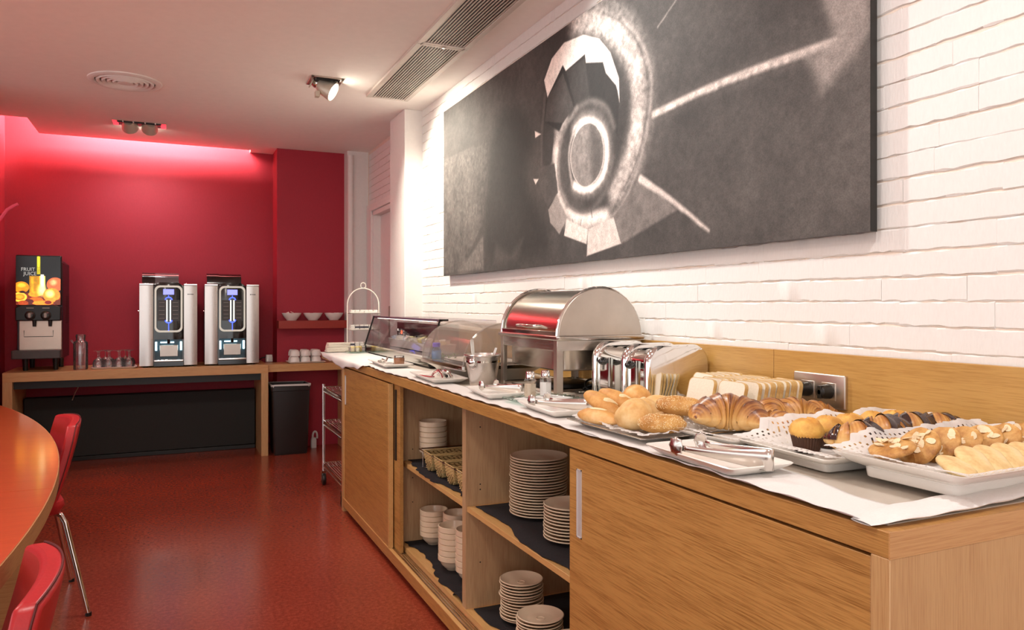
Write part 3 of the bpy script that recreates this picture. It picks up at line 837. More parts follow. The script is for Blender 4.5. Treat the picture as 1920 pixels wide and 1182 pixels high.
stack('plate2', lambda l, g: plate_proto('side_plate', l, .090, .055, .014, M['cream_china'], g), 11, .0104, 1.186, 2.15, .5062, 'small cream plate in short stack beside the door', 'small cream plates in the short stack', .0015, 4)
stack('saucer', lambda l, g: plate_proto('saucer', l, .079, .045, .017, M['cream_china'], g, False), 14, .0103, 1.172, 2.50, .1145, 'cream saucer in the taller bottom stack', 'cream saucers at the cabinet bottom', .004, 6)
stack('saucer', None, 10, .0103, 1.136, 2.275, .1145, 'cream saucer in the lower bottom stack beside the door', 'cream saucers at the cabinet bottom', .003, 8)
stack('saucer', None, 8, .0103, 1.165, 2.10, .1145, 'cream saucer in the bottom stack mostly hidden by the door', 'cream saucers at the cabinet bottom', .003, 9)
def bowl_proto(l, g):
    t = thing('soup_bowl', l, 'bowl', (0, 0, 0), 0, g)
    r = .068
    G().lathe([(.030, 0), (.032, .004), (.040, .010), (.054, .026), (r - .0085, .0420), (r - .002, .0437), (r, .046), (r, .066), (r - .004, .0675), (r - .006, .064), (r - .009, .044), (.050, .026), (.030, .012), (0, .010)], 40).obj('bowl_body', M['cream_china'], t)
    return t
def bowls(n, x, y, z, what, seed): stack('bowl', bowl_proto, n, .0251, x, y, z, what, 'cream soup bowls', .0007, seed)
bowls(6, 1.166, 3.500, .5136, 'cream soup bowl behind the wicker basket on the shelf', 11)
bowls(5, 1.163, 3.480, .1146, 'cream soup bowl in farthest stack on the navy felt', 12)
bowls(6, 1.215, 3.29, .1146, 'cream soup bowl in second stack on the navy felt', 13)
bowls(6, 1.130, 3.11, .1146, 'cream soup bowl in third stack on the navy felt', 14)
bowls(7, 1.150, 2.945, .1146, 'cream soup bowl in stack half hidden by the divider', 15)
# wicker cutlery basket in a chrome frame
M['wicker'] = mat('pale_wicker', 'c9ac74', 0.6, 0, 0.12, 200, 0.3)
t = thing('cutlery_basket', 'wicker cutlery basket with four pockets in a chrome wire frame', 'basket', (1.065, 2.745, .5130))
G().tube([(0, 0, .080), (0, .66, .080), (.26, .66, .080), (.26, 0, .080)], .0028, 8, True).obj('wire_frame', M['chrome'], t)
for y in (.02, .60):
    G().tube([(.26, y, .08), (.262, y, .002), (.20, y, .0022), (.06, y, .0022), (0.0, y, .002), (0, y, .08)], .0022, 6).obj('wire_leg', M['chrome'], t)
M['wicker_dark'] = mat('wicker_shadow', '7c6136', 0.8, 0, 0.1, 120)
def pocket(yc):
    """Woven tongue-shaped pocket: horizontal strands over a lining of upright stakes."""
    hw = .058; L = .26; H = .082
    prof = lambda q: hw * max(.12, 1 - (1 - min(1, q)) ** 2.4) ** .62
    g = G(); nr = 13
    for k in range(nr):
        z = .003 + (H - .003) * k / (nr - 1)
        w_ = prof(z / H); ph = k % 2; pts = []
        n_ = 44
        for i in range(n_):
            s = i / n_; per = 2 * (2 * w_ + L) * s
            if per < L: p = (per, -w_)
            elif per < L + 2 * w_: p = (L, -w_ + per - L)
            elif per < 2 * L + 2 * w_: p = (L - (per - L - 2 * w_), w_)
            else: p = (0, w_ - (per - 2 * L - 2 * w_))
            o_ = .0014 * (1 if (i + ph) % 2 else -1)
            nx = -1 if p[0] < .002 else (1 if p[0] > L - .002 else 0); ny = 0 if nx else (1 if p[1] > 0 else -1)
            bulge = -.018 * (1 - z / H) ** 1.5 if nx == -1 else 0
            pts.append((p[0] + nx * o_ - bulge, yc + p[1] + ny * o_, z + .002))
        g.tube(pts, .0031, 5, True)
    o = g.obj('wicker_pocket', M['wicker'], t)
    G().loft([[(x_, yc + y_, .004 + (H - .006) * q) for x_, y_, _ in rr(L / 2 - .004, max(.006, prof(q) - .003), min(.010, max(.004, prof(q) - .004)), 0, 3, L / 2, 0)] for q in (0, .08, .2, .4, .7, 1)], True, False).obj('pocket_inside', M['wicker_weave'], o, 60)
def weave_mat():
    m, nt, p = nodes('wicker_weave')
    w1 = N(nt, 'ShaderNodeTexWave'); w1.wave_type = 'BANDS'; w1.bands_direction = 'Z'; w1.inputs['Scale'].default_value = 48; w1.inputs['Distortion'].default_value = 1
    w2 = N(nt, 'ShaderNodeTexWave'); w2.wave_type = 'BANDS'; w2.bands_direction = 'DIAGONAL'; w2.inputs['Scale'].default_value = 30
    v = coords(nt); nt.links.new(v, w1.inputs['Vector']); nt.links.new(v, w2.inputs['Vector'])
    mm = N(nt, 'ShaderNodeMath'); mm.operation = 'MULTIPLY'; nt.links.new(w1.outputs['Fac'], mm.inputs[0]); nt.links.new(w2.outputs['Fac'], mm.inputs[1])
    nt.links.new(ramp(nt, mm.outputs[0], [(.05, lin('6f572f')), (.35, lin('c9ac74'))]), p.inputs['Base Color'])
    p.inputs['Roughness'].default_value = .7; bump(nt, p, mm.outputs[0], .6, .002); return m
M['wicker_weave'] = weave_mat()
for yc in (.10, .245, .39, .535): pocket(yc)
for y in (.17, .32, .46):
    G().tube([(.0, y, .080), (.13, y, .083), (.26, y, .080)], .002, 6).obj('cross_wire', M['chrome'], t)
G().tube([(.20 + .02 * math.cos(a), .56, .085 + .02 * math.sin(a)) for a in [k * PI / 6 for k in range(7)]], .002, 6).obj('handle_ring', M['chrome'], t)
# ------------------------------------------------------------------ low oak table along the red wall
ZB = .765
t = thing('side_table', 'oak side table against the red wall carrying the coffee machines', 'table', (-1.131, 6.618, 0))
Wd = 1.881
G().box(0, Wd, 0, .60, .695, .765).obj('table_top', M['oak_x'], t, bevel=0.001)
G().box(0, .062, 0.0005, .60, 0, .695).obj('leg', M['oak_z'], t, bevel=0.001)
G().box(Wd - .056, Wd, 0.0005, .60, 0, .695).obj('leg', M['oak_z'], t, bevel=0.001)
G().box(.062, Wd - .056, .06, .10, .635, .695).obj('apron', M['dark'], t)
t = thing('side_table', 'narrow oak shelf table bridging between side table and buffet', 'table', (.751, 6.66, 0))
G().box(0, .69, 0, .275, .700, .763).obj('table_top', M['oak_x'], t, bevel=0.001)
G().box(.64, .685, .02, .26, 0, .700).obj('leg', M['oak_z'], t, bevel=0.001)
t = thing('low_screen', 'black upholstered low screen panel standing under the side table', 'panel', (-1.06, 7.03, 0))
G().box(0, 1.745, .01, .11, .035, .525).obj('padded_panel', M['dark_cloth'], t, bevel=0.006)
G().box(0, 1.745, 0, .13, 0, .035).obj('base_rail', M['dark'], t, bevel=0.003)
M['black_cord'] = mat('black_cord', '0e0d0c', 0.5)
G().tube([(.511, .402, .69), (.47, .38, .64), (.43, .38, .56), (.41, .37, .50)], .004, 6).obj('cord', M['steel_flat'], [o for o in bpy.data.objects if o.name == 'side_table'][0])

# juice dispenser -----------------------------------------------------------------
def juice_image():
    w, h = 200, 240
    X, Y = np.meshgrid((np.arange(w) + .5) / w, (np.arange(h) + .5) / h)
    X = X.astype(np.float32); Y = Y.astype(np.float32); asp = 1.2
    im = np.zeros((h, w, 3), np.float32) + np.array(lin('14110d')[:3], np.float32)
    n = vnoise(w, h, 20, 3, 4)
    def ell(cx, cy, rx, ry, col, soft=.06, a=1.0):
        nonlocal im
        d = np.sqrt(((X - cx) / rx) ** 2 + ((Y - cy) / ry) ** 2)
        k = (np.clip((1 - d) / soft, 0, 1) * a)[..., None]
        im = im * (1 - k) + np.array(lin(col)[:3], np.float32) * k
    def rect(x0, x1, y0, y1, col, a=1.0, soft=.012):
        nonlocal im
        k = np.clip((X - x0) / soft, 0, 1) * np.clip((x1 - X) / soft, 0, 1) * np.clip((Y - y0) / soft, 0, 1) * np.clip((y1 - Y) / soft, 0, 1)
        k = (k * a)[..., None]; im = im * (1 - k) + np.array(lin(col)[:3], np.float32) * k
    low = np.clip((.30 - Y) / .1, 0, 1)[..., None]
    im = im * (1 - low) + low * (np.array(lin('a8581c')[:3], np.float32) * (.35 + 1.1 * n[..., None]))
    rect(.46, .55, .62, 1.0, 'c8c22e'); rect(.475, .53, .78, 1.0, 'e6ea62')
    ell(.12, .36, .18, .12, 'e0b02c'); ell(.12, .40, .12, .06, 'edd070', .5)
    rect(.29, .58, .22, .60, 'c9a92a'); ell(.42, .22, .15, .06, 'd8b848'); rect(.33, .40, .24, .58, 'e0c64a', .6)
    ell(.88, .42, .20, .15, 'e59a72'); ell(.84, .46, .10, .08, 'f4c8a4', .6)
    rect(.52, .66, .30, .60, 'ffe79a'); rect(.545, .63, .28, .63, 'fffce8'); ell(.58, .30, .14, .17, 'fff2c0', .7)
    ell(.80, .20, .20, .15, 'f2b868'); ell(.76, .23, .13, .10, 'ffe9b4', .6)
    ell(.08, .16, .17, .10, 'f2d478'); ell(.08, .16, .13, .07, 'c98d2a', .3); ell(.08, .165, .11, .055, 'e8bd58', .3)
    ell(.45, .10, .16, .06, 'e59a3c'); ell(.60, .04, .25, .05, 'f0b45a'); ell(.30, .07, .10, .05, '8f2f18')
    ell(.72, .05, .08, .04, 'a83a1c'); ell(.95, .06, .08, .05, '9c5a20'); ell(.16, .04, .12, .05, 'c47a2c')
    ell(.14, .265, .09, .03, '5a2c14', .5)
    im *= (.85 + .3 * n[..., None])
    return image_from('juice_print', im)
t = thing('juice_dispenser', 'black juice dispenser with a backlit fruit picture and two taps', 'drink dispenser', (-.912, 6.75, ZB))
hw = .150
b = G()
b.loft([[(x, y, z) for x, z in ((-hw, .09), (-hw, .84), (-hw + .012, .872), (hw - .05, .872), (hw, .83), (hw, .09))] for y in (.02, .43)])
b.obj('cabinet_shell', mat('plum_black_shell', '2a1620', 0.35, 0, 0.08, 40), t, bevel=0.004)
for k in range(16):
    G().box(hw - .001, hw + .0025, .20, .38, .36 + k * .014, .366 + k * .014).obj('louvre', M['dark'], t, smooth=0)
G().box(-hw - .005, hw - .004, -.006, .03, .50, .885).obj('door_front', M['dark'], t, bevel=0.008)
me = bpy.data.meshes.new('picture_panel')
me.from_pydata([(-hw - .003, -.0075, .505), (hw - .012, -.0075, .505), (hw - .012, -.0075, .878), (-hw - .003, -.0075, .878)], [], [(0, 1, 2, 3)])
uvl = me.uv_layers.new(name='UVMap')
for i, c in enumerate([(0, 0), (1, 0), (1, 1), (0, 1)]): uvl.data[i].uv = c
me.materials.append(print_material('juice_print_surface', juice_image(), 0.2, 2.2))
o = bpy.data.objects.new('picture_panel', me); C.objects.link(o); o.parent = t
text('FRUIT', .038, emis('print_white', 'e8e4dc', .6), t, (-.075, -.0085, .775), (PI / 2, 0, 0.0), xs=.92)
text('JUICE', .038, bpy.data.materials['print_white'], t, (-.062, -.0085, .742), (PI / 2, 0, 0.0), xs=.92)
G().prism([(-hw, .385), (hw - .005, .385), (hw - .005, .49), (hw - .05, .505), (-hw + .04, .505), (-hw, .485)], -.055, .02, 'y').obj('tap_panel', M['dark'], t, bevel=0.006)
for s, w_ in ((-.055, 'a'), (.048, 'b')):
    G().lathe([(0, .034), (.020, .032), (.034, .014), (.036, 0)], 24, M=Matrix.Translation((s, -.055, .425)) @ Matrix.Rotation(PI / 2, 4, 'X')).obj('tap_knob', mat('tap_knob', '3a3430', 0.4), t)
    G().loft([[(s + x, -.089, .425 + z) for x, z, _ in rr(.009, .018, .008, 0)], [(s + x, -.093, .425 + z) for x, z, _ in rr(.008, .017, .008, 0)]]).obj('tap_badge', mat('tap_badge', 'b3a79c', 0.4), t)
    G().lathe([(.011, 0), (.012, .02), (.014, .05)], 14, c=(s + .024, -.03, .340)).obj('spout', M['dark'], t)
    G().box(s - .024, s + .024, -.0565, -.054, .478, .484).obj('tap_label', mat('tap_label', 'b8b0a0', .5), t, smooth=0)
G().box(-hw + .018, hw - .004, -.012, .03, .16, .385).obj('splash_plate', mat('satin_beige_steel', 'cbb8a8', 0.35, 0.6, .03, 20), t, bevel=0.003)
G().tube([(-.10, -.0135, .31), (-.10, -.0135, .262), (.09, -.0135, .262), (.09, -.0135, .31)], .0022, 6).obj('cup_guide', M['dark'], t)
G().loft([[(x, y, z) for x, y, _ in rr(.158, .075, .012, 0, 4, -.008, -.055)] for z in (.100, .150, .162)]).obj('drip_tray', mat('grey_rubber', '4a4644', .5), t, bevel=0.004)
for x in (-.10, .10):
    for y in (.05, .36):
        G().lathe([(.016, 0), (.018, .01), (.022, .095)], 14, c=(x, y, 0)).obj('foot', M['dark'], t)
# coffee machines -----------------------------------------------------------------
M['gloss_black'] = mat('gloss_black', '0d0b0a', 0.12, 0, 0.05, 30, coat=.6)
M['led_blue'] = emis('led_blue', '3a4cff', 4.5)
M['lcd'] = emis('lcd_blue', '8f93ff', 1.6)
M['led_white'] = emis('led_white', 'f4efe0', 3.0)
M['led_cyan'] = emis('led_cyan', 'bfe6f2', 5)
M['panel_brown'] = mat('menu_panel', '3a302b', .3)
M['mark_grey'] = mat('printed_grey', 'a09890', .5)
def coffee_machine(lab, loc):
    t = thing('coffee_machine', lab, 'coffee machine', loc, 0, 'coffee machines on the side table')
    G().box(-.205, .205, .03, .44, .006, .665).obj('body_shell', M['dark'], t, bevel=0.006)
    for s, (xa, xb) in ((-1, (-.215, -.111)), (1, (.112, .215))):
        P = [(xa, .03), (xa, -.004 if s > 0 else .0), ((xa + xb) / 2, -.012), (xb, .0), (xb, .03)]
        G().loft([[(x, y, z) for x, y in P] for z in (.012, .664)], True, True).obj('side_panel', M['steel_z'], t, bevel=0.002)
        G().box(xa, xb, -.013, .40, .664, .678).obj('top_cap', M['chrome'], t, bevel=0.003)
    G().loft([[(x, y, z) for x, y in ((-.110, .03), (-.110, -.008), (-.07, -.022), (.07, -.022), (.111, -.008), (.111, .03))] for z in (.225, .655)] +
             [[(x, y, .655 + .036 * (1 - (x / .112) ** 2) ** .5 * (0 if abs(x) > .109 else 1) + .004) for x, y in ((-.110, .03), (-.110, -.006), (-.07, -.018), (.07, -.018), (.111, -.006), (.111, .03))]]).obj('front_panel', M['gloss_black'], t)
    # chrome surround of the display
    def ring(u, v):
        P = rr(.096, .182, .036, 0, 6); n = len(P); k = int(round(u * n)) % n
        p = P[k]; a = 2 * PI * v
        nx, nz = p[0] / .096, p[1] / .182; l = math.hypot(nx, nz)
        return (p[0] + .009 * math.cos(a) * nx / l, -.024 - .007 * math.sin(a), .472 + p[1] + .009 * math.cos(a) * nz / l)
    G().grid(ring, 28, 8, True, True).obj('display_surround', M['led_white_chrome'], t, 80)
    G().box(-.040, .040, -.0255, -.021, .588, .632).obj('lcd_screen', M['lcd'], t)
    G().box(-.082, -.018, -.0245, -.021, .375, .545).obj('menu_panel', M['panel_brown'], t)
    G().box(.018, .082, -.0245, -.021, .375, .545).obj('menu_panel', M['panel_brown'], t)
    for s in (-1, 1):
        for k in range(5):
            G().box(s * .050 - .020, s * .050 + .020, -.0252, -.024, .395 + k * .032, .398 + k * .032).obj('menu_line', M['mark_grey'], t, smooth=0)
        G().box(s * .0125 - .004, s * .0125 + .004, -.0285, -.022, .372, .545).obj('light_bar', M['led_white'], t)
    for zc, sg in ((.546, 1), (.380, -1)):
        pts = [(.024 * math.cos(a), -.026, zc + sg * .020 * math.sin(a)) for a in [PI * k / 10 for k in range(11)]]
        G().tube(pts, .0045, 6).obj('blue_arch', M['led_blue'], t)
        G().tube([(0, -.026, zc + sg * .02), (0, -.026, zc + sg * (.036 if sg > 0 else .085))], .0028, 6).obj('blue_line', M['led_blue'], t)
    # dispensing recess
    G().box(-.112, -.100, -.006, .04, .010, .225).box(.101, .113, -.006, .04, .010, .225).obj('recess_side', M['gloss_black'], t)
    G().box(-.10, .10, .024, .034, .05, .225).obj('recess_back', mat('recess_back', '26434d', .25), t)
    G().box(-.066, .070, .016, .024, .085, .178).obj('cup_station', M['steel_flat'], t, bevel=0.003)
    for s in (-1, 1):
        G().box(s * .092 - .007, s * .092 + .007, .004, .02, .135, .205).obj('niche_lamp', M['led_cyan'], t)
    G().box(-.06, .04, .006, .018, .195, .205).obj('niche_lamp', M['led_cyan'], t)
    G().tube([(0, .0, .225), (0, .0, .19)], [.018, .012], 12).obj('nozzle', M['gloss_black'], t)
    G().box(-.108, .109, -.022, .03, .046, .062).obj('drip_lip', M['chrome'], t, bevel=0.004)
    G().box(-.112, .113, -.012, .03, .006, .046).obj('base_front', M['gloss_black'], t, bevel=0.003)
    G().loft([[(x, .16 + .13 * math.cos(a), .668 + .105 * max(0, math.sin(a)) ** .55) for a in [PI * k / 14 for k in range(15)]] for x in (-.195, -.10)]).obj('bean_hopper', M['gloss_black'], t, 60)
    G().loft([[(x, .16 + .127 * math.cos(a), .668 + .102 * max(0, math.sin(a)) ** .55) for a in [PI * k / 14 for k in range(15)]] for x in (-.10, .075)]).obj('hopper_lid', M['smoke_grey'], t, 60)
    G().lathe([(.006, 0), (.006, .006)], 10, M=Matrix.Translation((-.216, .01, .455)) @ Matrix.Rotation(-PI / 2, 4, 'Y')).obj('side_lock', M['chrome'], t)
    G().lathe([(0, .001), (.0045, .001), (.0045, 0)], 10, M=Matrix.Translation((.145, -.0112, .592)) @ Matrix.Rotation(PI / 2, 4, 'X')).obj('maker_mark', M['dark'], t)
    G().box(.152, .186, -.0118, -.0104, .589, .595).obj('maker_word', M['mark_grey_dark'], t, smooth=0)
    for x in (-.17, .17):
        for y in (.06, .40):
            G().lathe([(.018, 0), (.018, .008)], 12, c=(x, y, 0)).obj('foot', M['dark'], t)
    return t
M['mark_grey_dark'] = mat('printed_dark', '5a5450', .5)
M['led_white_chrome'] = emis('lit_chrome_surround', 'd8cdbd', .8)
M['smoke_grey'] = mat('smoked_lid', '6e6a6c', .12, .4, .04, 20, coat=.5)
cm = coffee_machine('left steel and black coffee machine, the one nearer the upside-down glasses', (-.013, 6.72, ZB))
c2 = dup(cm, (.472, 6.725, ZB), 0, 'right steel and black coffee machine, the one nearer the white cups')
for o in [x for x in c2.children if x.name.startswith('hopper_lid')]:
    o.data = o.data.copy(); o.data.materials[0] = M['gloss_black']
text('o', .001, M['dark'], cm, (0, .2, .3), (0, 0, 0)) if False else None
# water jug, tray of glasses ---------------------------------------------------------
t = thing('water_jug', 'clear glass water jug half full beside juice dispenser', 'jug', (-.638, 6.75, ZB))
G().lathe([(0, .002), (.049, .0), (.051, .006), (.051, .205), (.048, .216), (.034, .226), (.032, .24), (.036, .266), (.033, .266), (.029, .24), (.031, .226), (.046, .212), (.0485, .204), (.0485, .010), (0, .008)], 32).obj('jug_body', M['glass'], t)
G().lathe([(0, .012), (.047, .012), (.047, .120), (0, .120)], 28).obj('water', M['water'], t)
G().lathe([(0, .245), (.029, .245), (.034, .270), (.030, .275), (0, .274)], 20).obj('lid', M['glass'], t)
G().tube([(-.045, 0, .20), (-.062, 0, .225), (-.066, 0, .232)], .006, 8).obj('spout', M['glass'], t)
def flat_tray(lab, loc, hx, hy, rz=0, grp=None, h=.014, mt='porcelain', name='serving_tray'):
    t = thing(name, lab, 'tray', loc, rz, grp)
    G().loft([rr(hx * .86, hy * .82, .01, 0), rr(hx * .9, hy * .88, .012, .003), rr(hx, hy, .015, h), rr(hx - .003, hy - .003, .013, h + .0012), rr(hx * .9 - .004, hy * .88 - .004, .010, .0058), rr(hx * .85, hy * .8, .01, .005)]).obj('tray_body', M[mt], t)
    return t
flat_tray('white tray under the upside-down stemmed glasses', (-.405, 6.80, ZB), .165, .105)
t = thing('stemmed_glass', 'x', 'glass', (0, 0, 0), 0, 'upside-down stemmed glasses on the white tray')
G().lathe([(.032, 0), (.037, .02), (.038, .04), (.030, .064), (.012, .076), (.0045, .084), (.004, .122), (.010, .130), (.034, .1345), (.0335, .1358), (.008, .1345), (0, .134)], 24).obj('glass_body', M['glass'], t)
pos = [(-.52, 6.755), (-.448, 6.752), (-.376, 6.754), (-.304, 6.752), (-.515, 6.83), (-.442, 6.832), (-.37, 6.83), (-.298, 6.832), (-.478, 6.897), (-.334, 6.897)]
gl = ['leftmost in the front row', 'second from left in the front row', 'third from left in the front row', 'right end of the front row',
      'leftmost in the middle row', 'second from left in the middle row', 'third from left in the middle row', 'right end of the middle row', 'at the left back', 'at the right back']
for k, (x, y) in enumerate(pos):
    lab = 'upside-down stemmed glass on white tray, ' + gl[k]
    if k == 0: t.location = (x, y, ZB + .006); t['label'] = lab
    else: dup(t, (x, y, ZB + .006), 0, lab)
# plug and cups ------------------------------------------------------------------------
t = thing('power_plug', 'white power plug with a black cord beside the right coffee machine', 'plug', (.80, 7.0, ZB))
G().loft([rr(.030, .022, .012, 0), rr(.030, .022, .012, .035), rr(.026, .018, .01, .062)]).obj('plug_body', M['porcelain'], t)
G().tube([(-.025, 0, .04), (-.06, .0, .035), (-.085, .02, .015), (-.10, .05, .006)], .005, 7).obj('cord', M['black_cord'], t)
flat_tray('white tray under the upturned white coffee cups', (1.085, 6.78, ZB - .002), .165, .105)
t = thing('coffee_cup', 'x', 'cup', (0, 0, 0), 0, 'upturned white cups in stacks of two')
G().lathe([(.042, 0), (.0425, .004), (.041, .030), (.033, .050), (.026, .0545), (0, .0545)], 28).obj('cup_body', M['porcelain'], t)
first_c = True
for r_, y in (('front', 6.745), ('back', 6.838)):
    for c_, x in (('left', .985), ('middle', 1.077), ('right', 1.168)):
        for l_, z in (('lower', 0), ('upper', .0556)):
            lab = 'upturned white coffee cup, %s one of the %s %s pair' % (l_, r_, c_)
            if first_c: t.location = (x, y, ZB + .004); t['label'] = lab; first_c = False
            else: dup(t, (x, y, ZB + .004 + z), 0, lab)
# wall shelf with three bowls -------------------------------------------------------------
t = thing('wall_shelf', 'small red lacquered wall shelf holding three white bowls', 'shelf', (.855, 6.78, 1.062))
G().box(0, .595, 0, .157, 0, .070).obj('shelf_board', M['red_shelf'], t, bevel=0.0015)
def sbowl(lab, x):
    t = thing('serving_bowl', lab, 'bowl', (x, 6.862, 1.1325), 0, 'white bowls on the red shelf')
    G().lathe([(.040, 0), (.044, .006), (.066, .030), (.084, .062), (.0845, .066), (.080, .066), (.062, .032), (.038, .012), (0, .010)], 36).obj('bowl_body', M['porcelain'], t)
    return t
sb = sbowl('left white bowl on red shelf, heaped with small sachets', .975)
dup(sb, (1.160, 6.862, 1.1325), 0, 'middle white bowl on the red shelf')
dup(sb, (1.345, 6.862, 1.1325), 0, 'right white bowl on red shelf beside the white corner')
rnd = random.Random(5)
cols = ['e8e2da', 'd9c8c0', 'b8403a', 'c9b9a0', 'ece8e4']
sm = [mat('sachet_paper_%s' % c, c, .6) for c in cols]
for (bx, n, who) in ((.975, 12, 'left'), (1.16, 9, 'middle'), (1.345, 9, 'right')):
    for k in range(n):
        a = rnd.random() * 6.28; r_ = .052 * math.sqrt(rnd.random())
        me = G().loft([rr(.024, .012, .003, 0), rr(.023, .011, .003, .004)]).mesh('sugar_sachet', sm[rnd.randrange(5 if who == 'left' else 2)])
        o = bpy.data.objects.new('sugar_sachet', me); C.objects.link(o)
        o.location = (bx + r_ * math.cos(a), 6.862 + r_ * math.sin(a), 1.1325 + .036 + .024 * (k / n) + (.008 if who == 'left' else 0)); o.rotation_euler = (rnd.uniform(-.5, .5), rnd.uniform(-.5, .5), rnd.random() * 3)
        tag(o, 'small paper sugar sachet in the %s white shelf bowl' % who, 'sachet', 'sugar sachets in the %s shelf bowl' % who)
# waste bin -------------------------------------------------------------------------------
t = thing('waste_bin', 'tall black waste bin with white liner under narrow shelf table', 'bin', (.932, 6.71, 0))
G().loft([rr(.135, .118, .02, 0), rr(.140, .122, .02, .02), rr(.155, .14, .022, .54), rr(.160, .145, .024, .545), rr(.160, .145, .024, .592), rr(.152, .137, .022, .592), rr(.148, .133, .022, .50)], True, False).obj('bin_body', M['bin'], t)
M['bag'] = mat('white_bag', 'cfcac6', .4, 0, .04, 60, .1)
def bag(u, v):
    P = rr(.163, .148, .024, 0, 6); n = len(P); p = P[int(round(u * n)) % n]
    k = 1.0 + .012 * math.sin(v * 5 + u * 40)
    drop = .022 + (.10 if p[0] > .12 and p[1] > -.12 else 0) + .008 * math.sin(u * 50)
    if v < .35: return (p[0] * .94, p[1] * .94, .57 + .03 * v / .35)
    q = (v - .35) / .65
    return (p[0] * k, p[1] * k, .602 - drop * q)
G().grid(bag, 28, 8, True, False).obj('bin_liner', M['bag'], t, 80)
t = thing('floor_plug', 'white plug adaptor lying on the floor right of the bin', 'plug', (1.16, 6.83, 0))
G().loft([rr(.024, .02, .01, 0), rr(.024, .02, .01, .07), rr(.018, .015, .01, .09)]).obj('plug_body', M['bag'], t)
G().tube([(.0 + .02 * math.cos(a) + .01, -.01, .10 + .045 * math.sin(a)) for a in [PI * (k / 10) * 1.3 - .4 for k in range(11)]], .009, 8).obj('cord', M['bag'], t)
# wire trolley under the far end of the worktop ------------------------------------------------
t = thing('wire_trolley', 'chrome wire trolley with three mesh shelves behind the far cabinet end', 'trolley', (.985, 4.74, 0))
Lx, Ly = .40, .655
for i, z in enumerate((.155, .455, .69)):
    for zz in (z, z - .032):
        G().tube([(0, 0, zz), (Lx, 0, zz), (Lx, Ly, zz), (0, Ly, zz)], .0045, 6, True).obj('shelf_rail', M['chrome'], t)
    n = 26; pts = []
    g = G()
    for k in range(n):
        ya, yb = Ly * k / n, Ly * (k + .7) / n
        g.tube([(0, ya, z), (0, yb, z - .032)], .0028, 5)
    for k in range(15):
        xa, xb = Lx * k / 15, Lx * (k + .7) / 15
        g.tube([(xa, Ly, z), (xb, Ly, z - .032)], .0028, 5)
    o = g.obj('truss_wire', M['chrome'], t); o['kind'] = 'stuff'
    g = G()
    for k in range(1, 24): g.tube([(Lx * k / 24, 0, z), (Lx * k / 24, Ly, z)], .0022, 5)
    o = g.obj('shelf_wire', M['steel_flat'], t); o['kind'] = 'stuff'
for x in (0, Lx):
    for y in (0, Ly):
        G().tube([(x, y, .085), (x, y, .712)], .0105, 10).obj('post', M['chrome'], t)
        w = G().lathe([(.010, -.012), (.040, -.011), (.043, 0), (.040, .011), (.010, .012)], 20, M=Matrix.Translation((x + .0, y - .01, .0435)) @ Matrix.Rotation(PI / 2, 4, 'Y')).obj('caster_wheel', M['dark'], t)
        G().box(x - .016, x + .016, y - .016, y + .016, .075, .10).box(x - .018, x - .014, y - .018, y + .012, .04, .09).box(x + .014, x + .018, y - .018, y + .012, .04, .09).obj('caster_fork', M['chrome'], w)
# ------------------------------------------------------------------ meeting table and red chairs on the left
M['table_lam'] = wood('veneer_with_wall_red', 'cc6030', 'ba5024', 'x', .30, coat=.9); M['table_lam'].node_tree.nodes['Principled BSDF'].inputs['Coat Roughness'].default_value = .12  # red of the reflected wall is mixed into the wood colour
t = thing('meeting_table', 'large curved wood veneer table with oak edge on the left', 'table', (-.86, 2.30, 0))
def outline(n=60):
    P = []
    cx, R_ = -6.56, 6.263; mirror = -1.72
    for k in range(n + 1):
        y = 2.203 - 2.75 + 5.5 * k / n
        x = cx + math.sqrt(R_ ** 2 - (y - 2.203) ** 2)
        P.append((x + .86, y - 2.30))
    Q = [(-2 * .86 + 1.72 - x - .90, y) for x, y in P[::-1]]
    return P + Q
O = outline()
cut = 2.500 - 2.30
near = [p for p in O if p[1] <= cut]; farp = [p for p in O if p[1] >= cut]
def top_part(P, side):
    P = sorted(P, key=lambda p: math.atan2(p[1] - (cut + side), p[0] + .45))
    G().prism([(x * 1.0 - .0012, y) for x, y in P], .7405, .7455, 'z').obj('table_leaf', M['table_lam'], t, smooth=0)
def leaf(sgn):
    xs = lambda y: -6.56 + math.sqrt(6.263 ** 2 - (y + 2.30 - 2.203) ** 2) + .86
    ya, yb = (cut + .0012, 2.65) if sgn > 0 else (-2.85, cut - .0012)
    ys = [ya + (yb - ya) * k / 40 for k in range(41)]
    R1 = [(xs(y), y) for y in ys]; L1 = [(-.90 - xs(y) - .30, y) for y in ys[::-1]]
    lf = G().prism(R1 + L1, .700, .7455, 'z').obj('table_leaf', M['oak_edge_dull'], t, smooth=0)
    R2 = [(x - .003, y) for x, y in R1]; L2 = [(x + .003, y) for x, y in L1]
    G().prism(R2 + L2, .7450, .7466, 'z').obj('veneer', M['table_lam'], lf, smooth=0)
M['oak_edge_dull'] = wood('oak_table_edge', 'b98f5e', 'a3794b', 'y', .45)
leaf(1); leaf(-1)
G().box(-1.55, .505, .0, .065, 0, .700).obj('panel_leg', M['oak_x'], t, bevel=0.002)
G().box(-1.55, .42, -2.3, -2.24, 0, .700).obj('panel_leg', M['oak_x'], t, bevel=0.002)
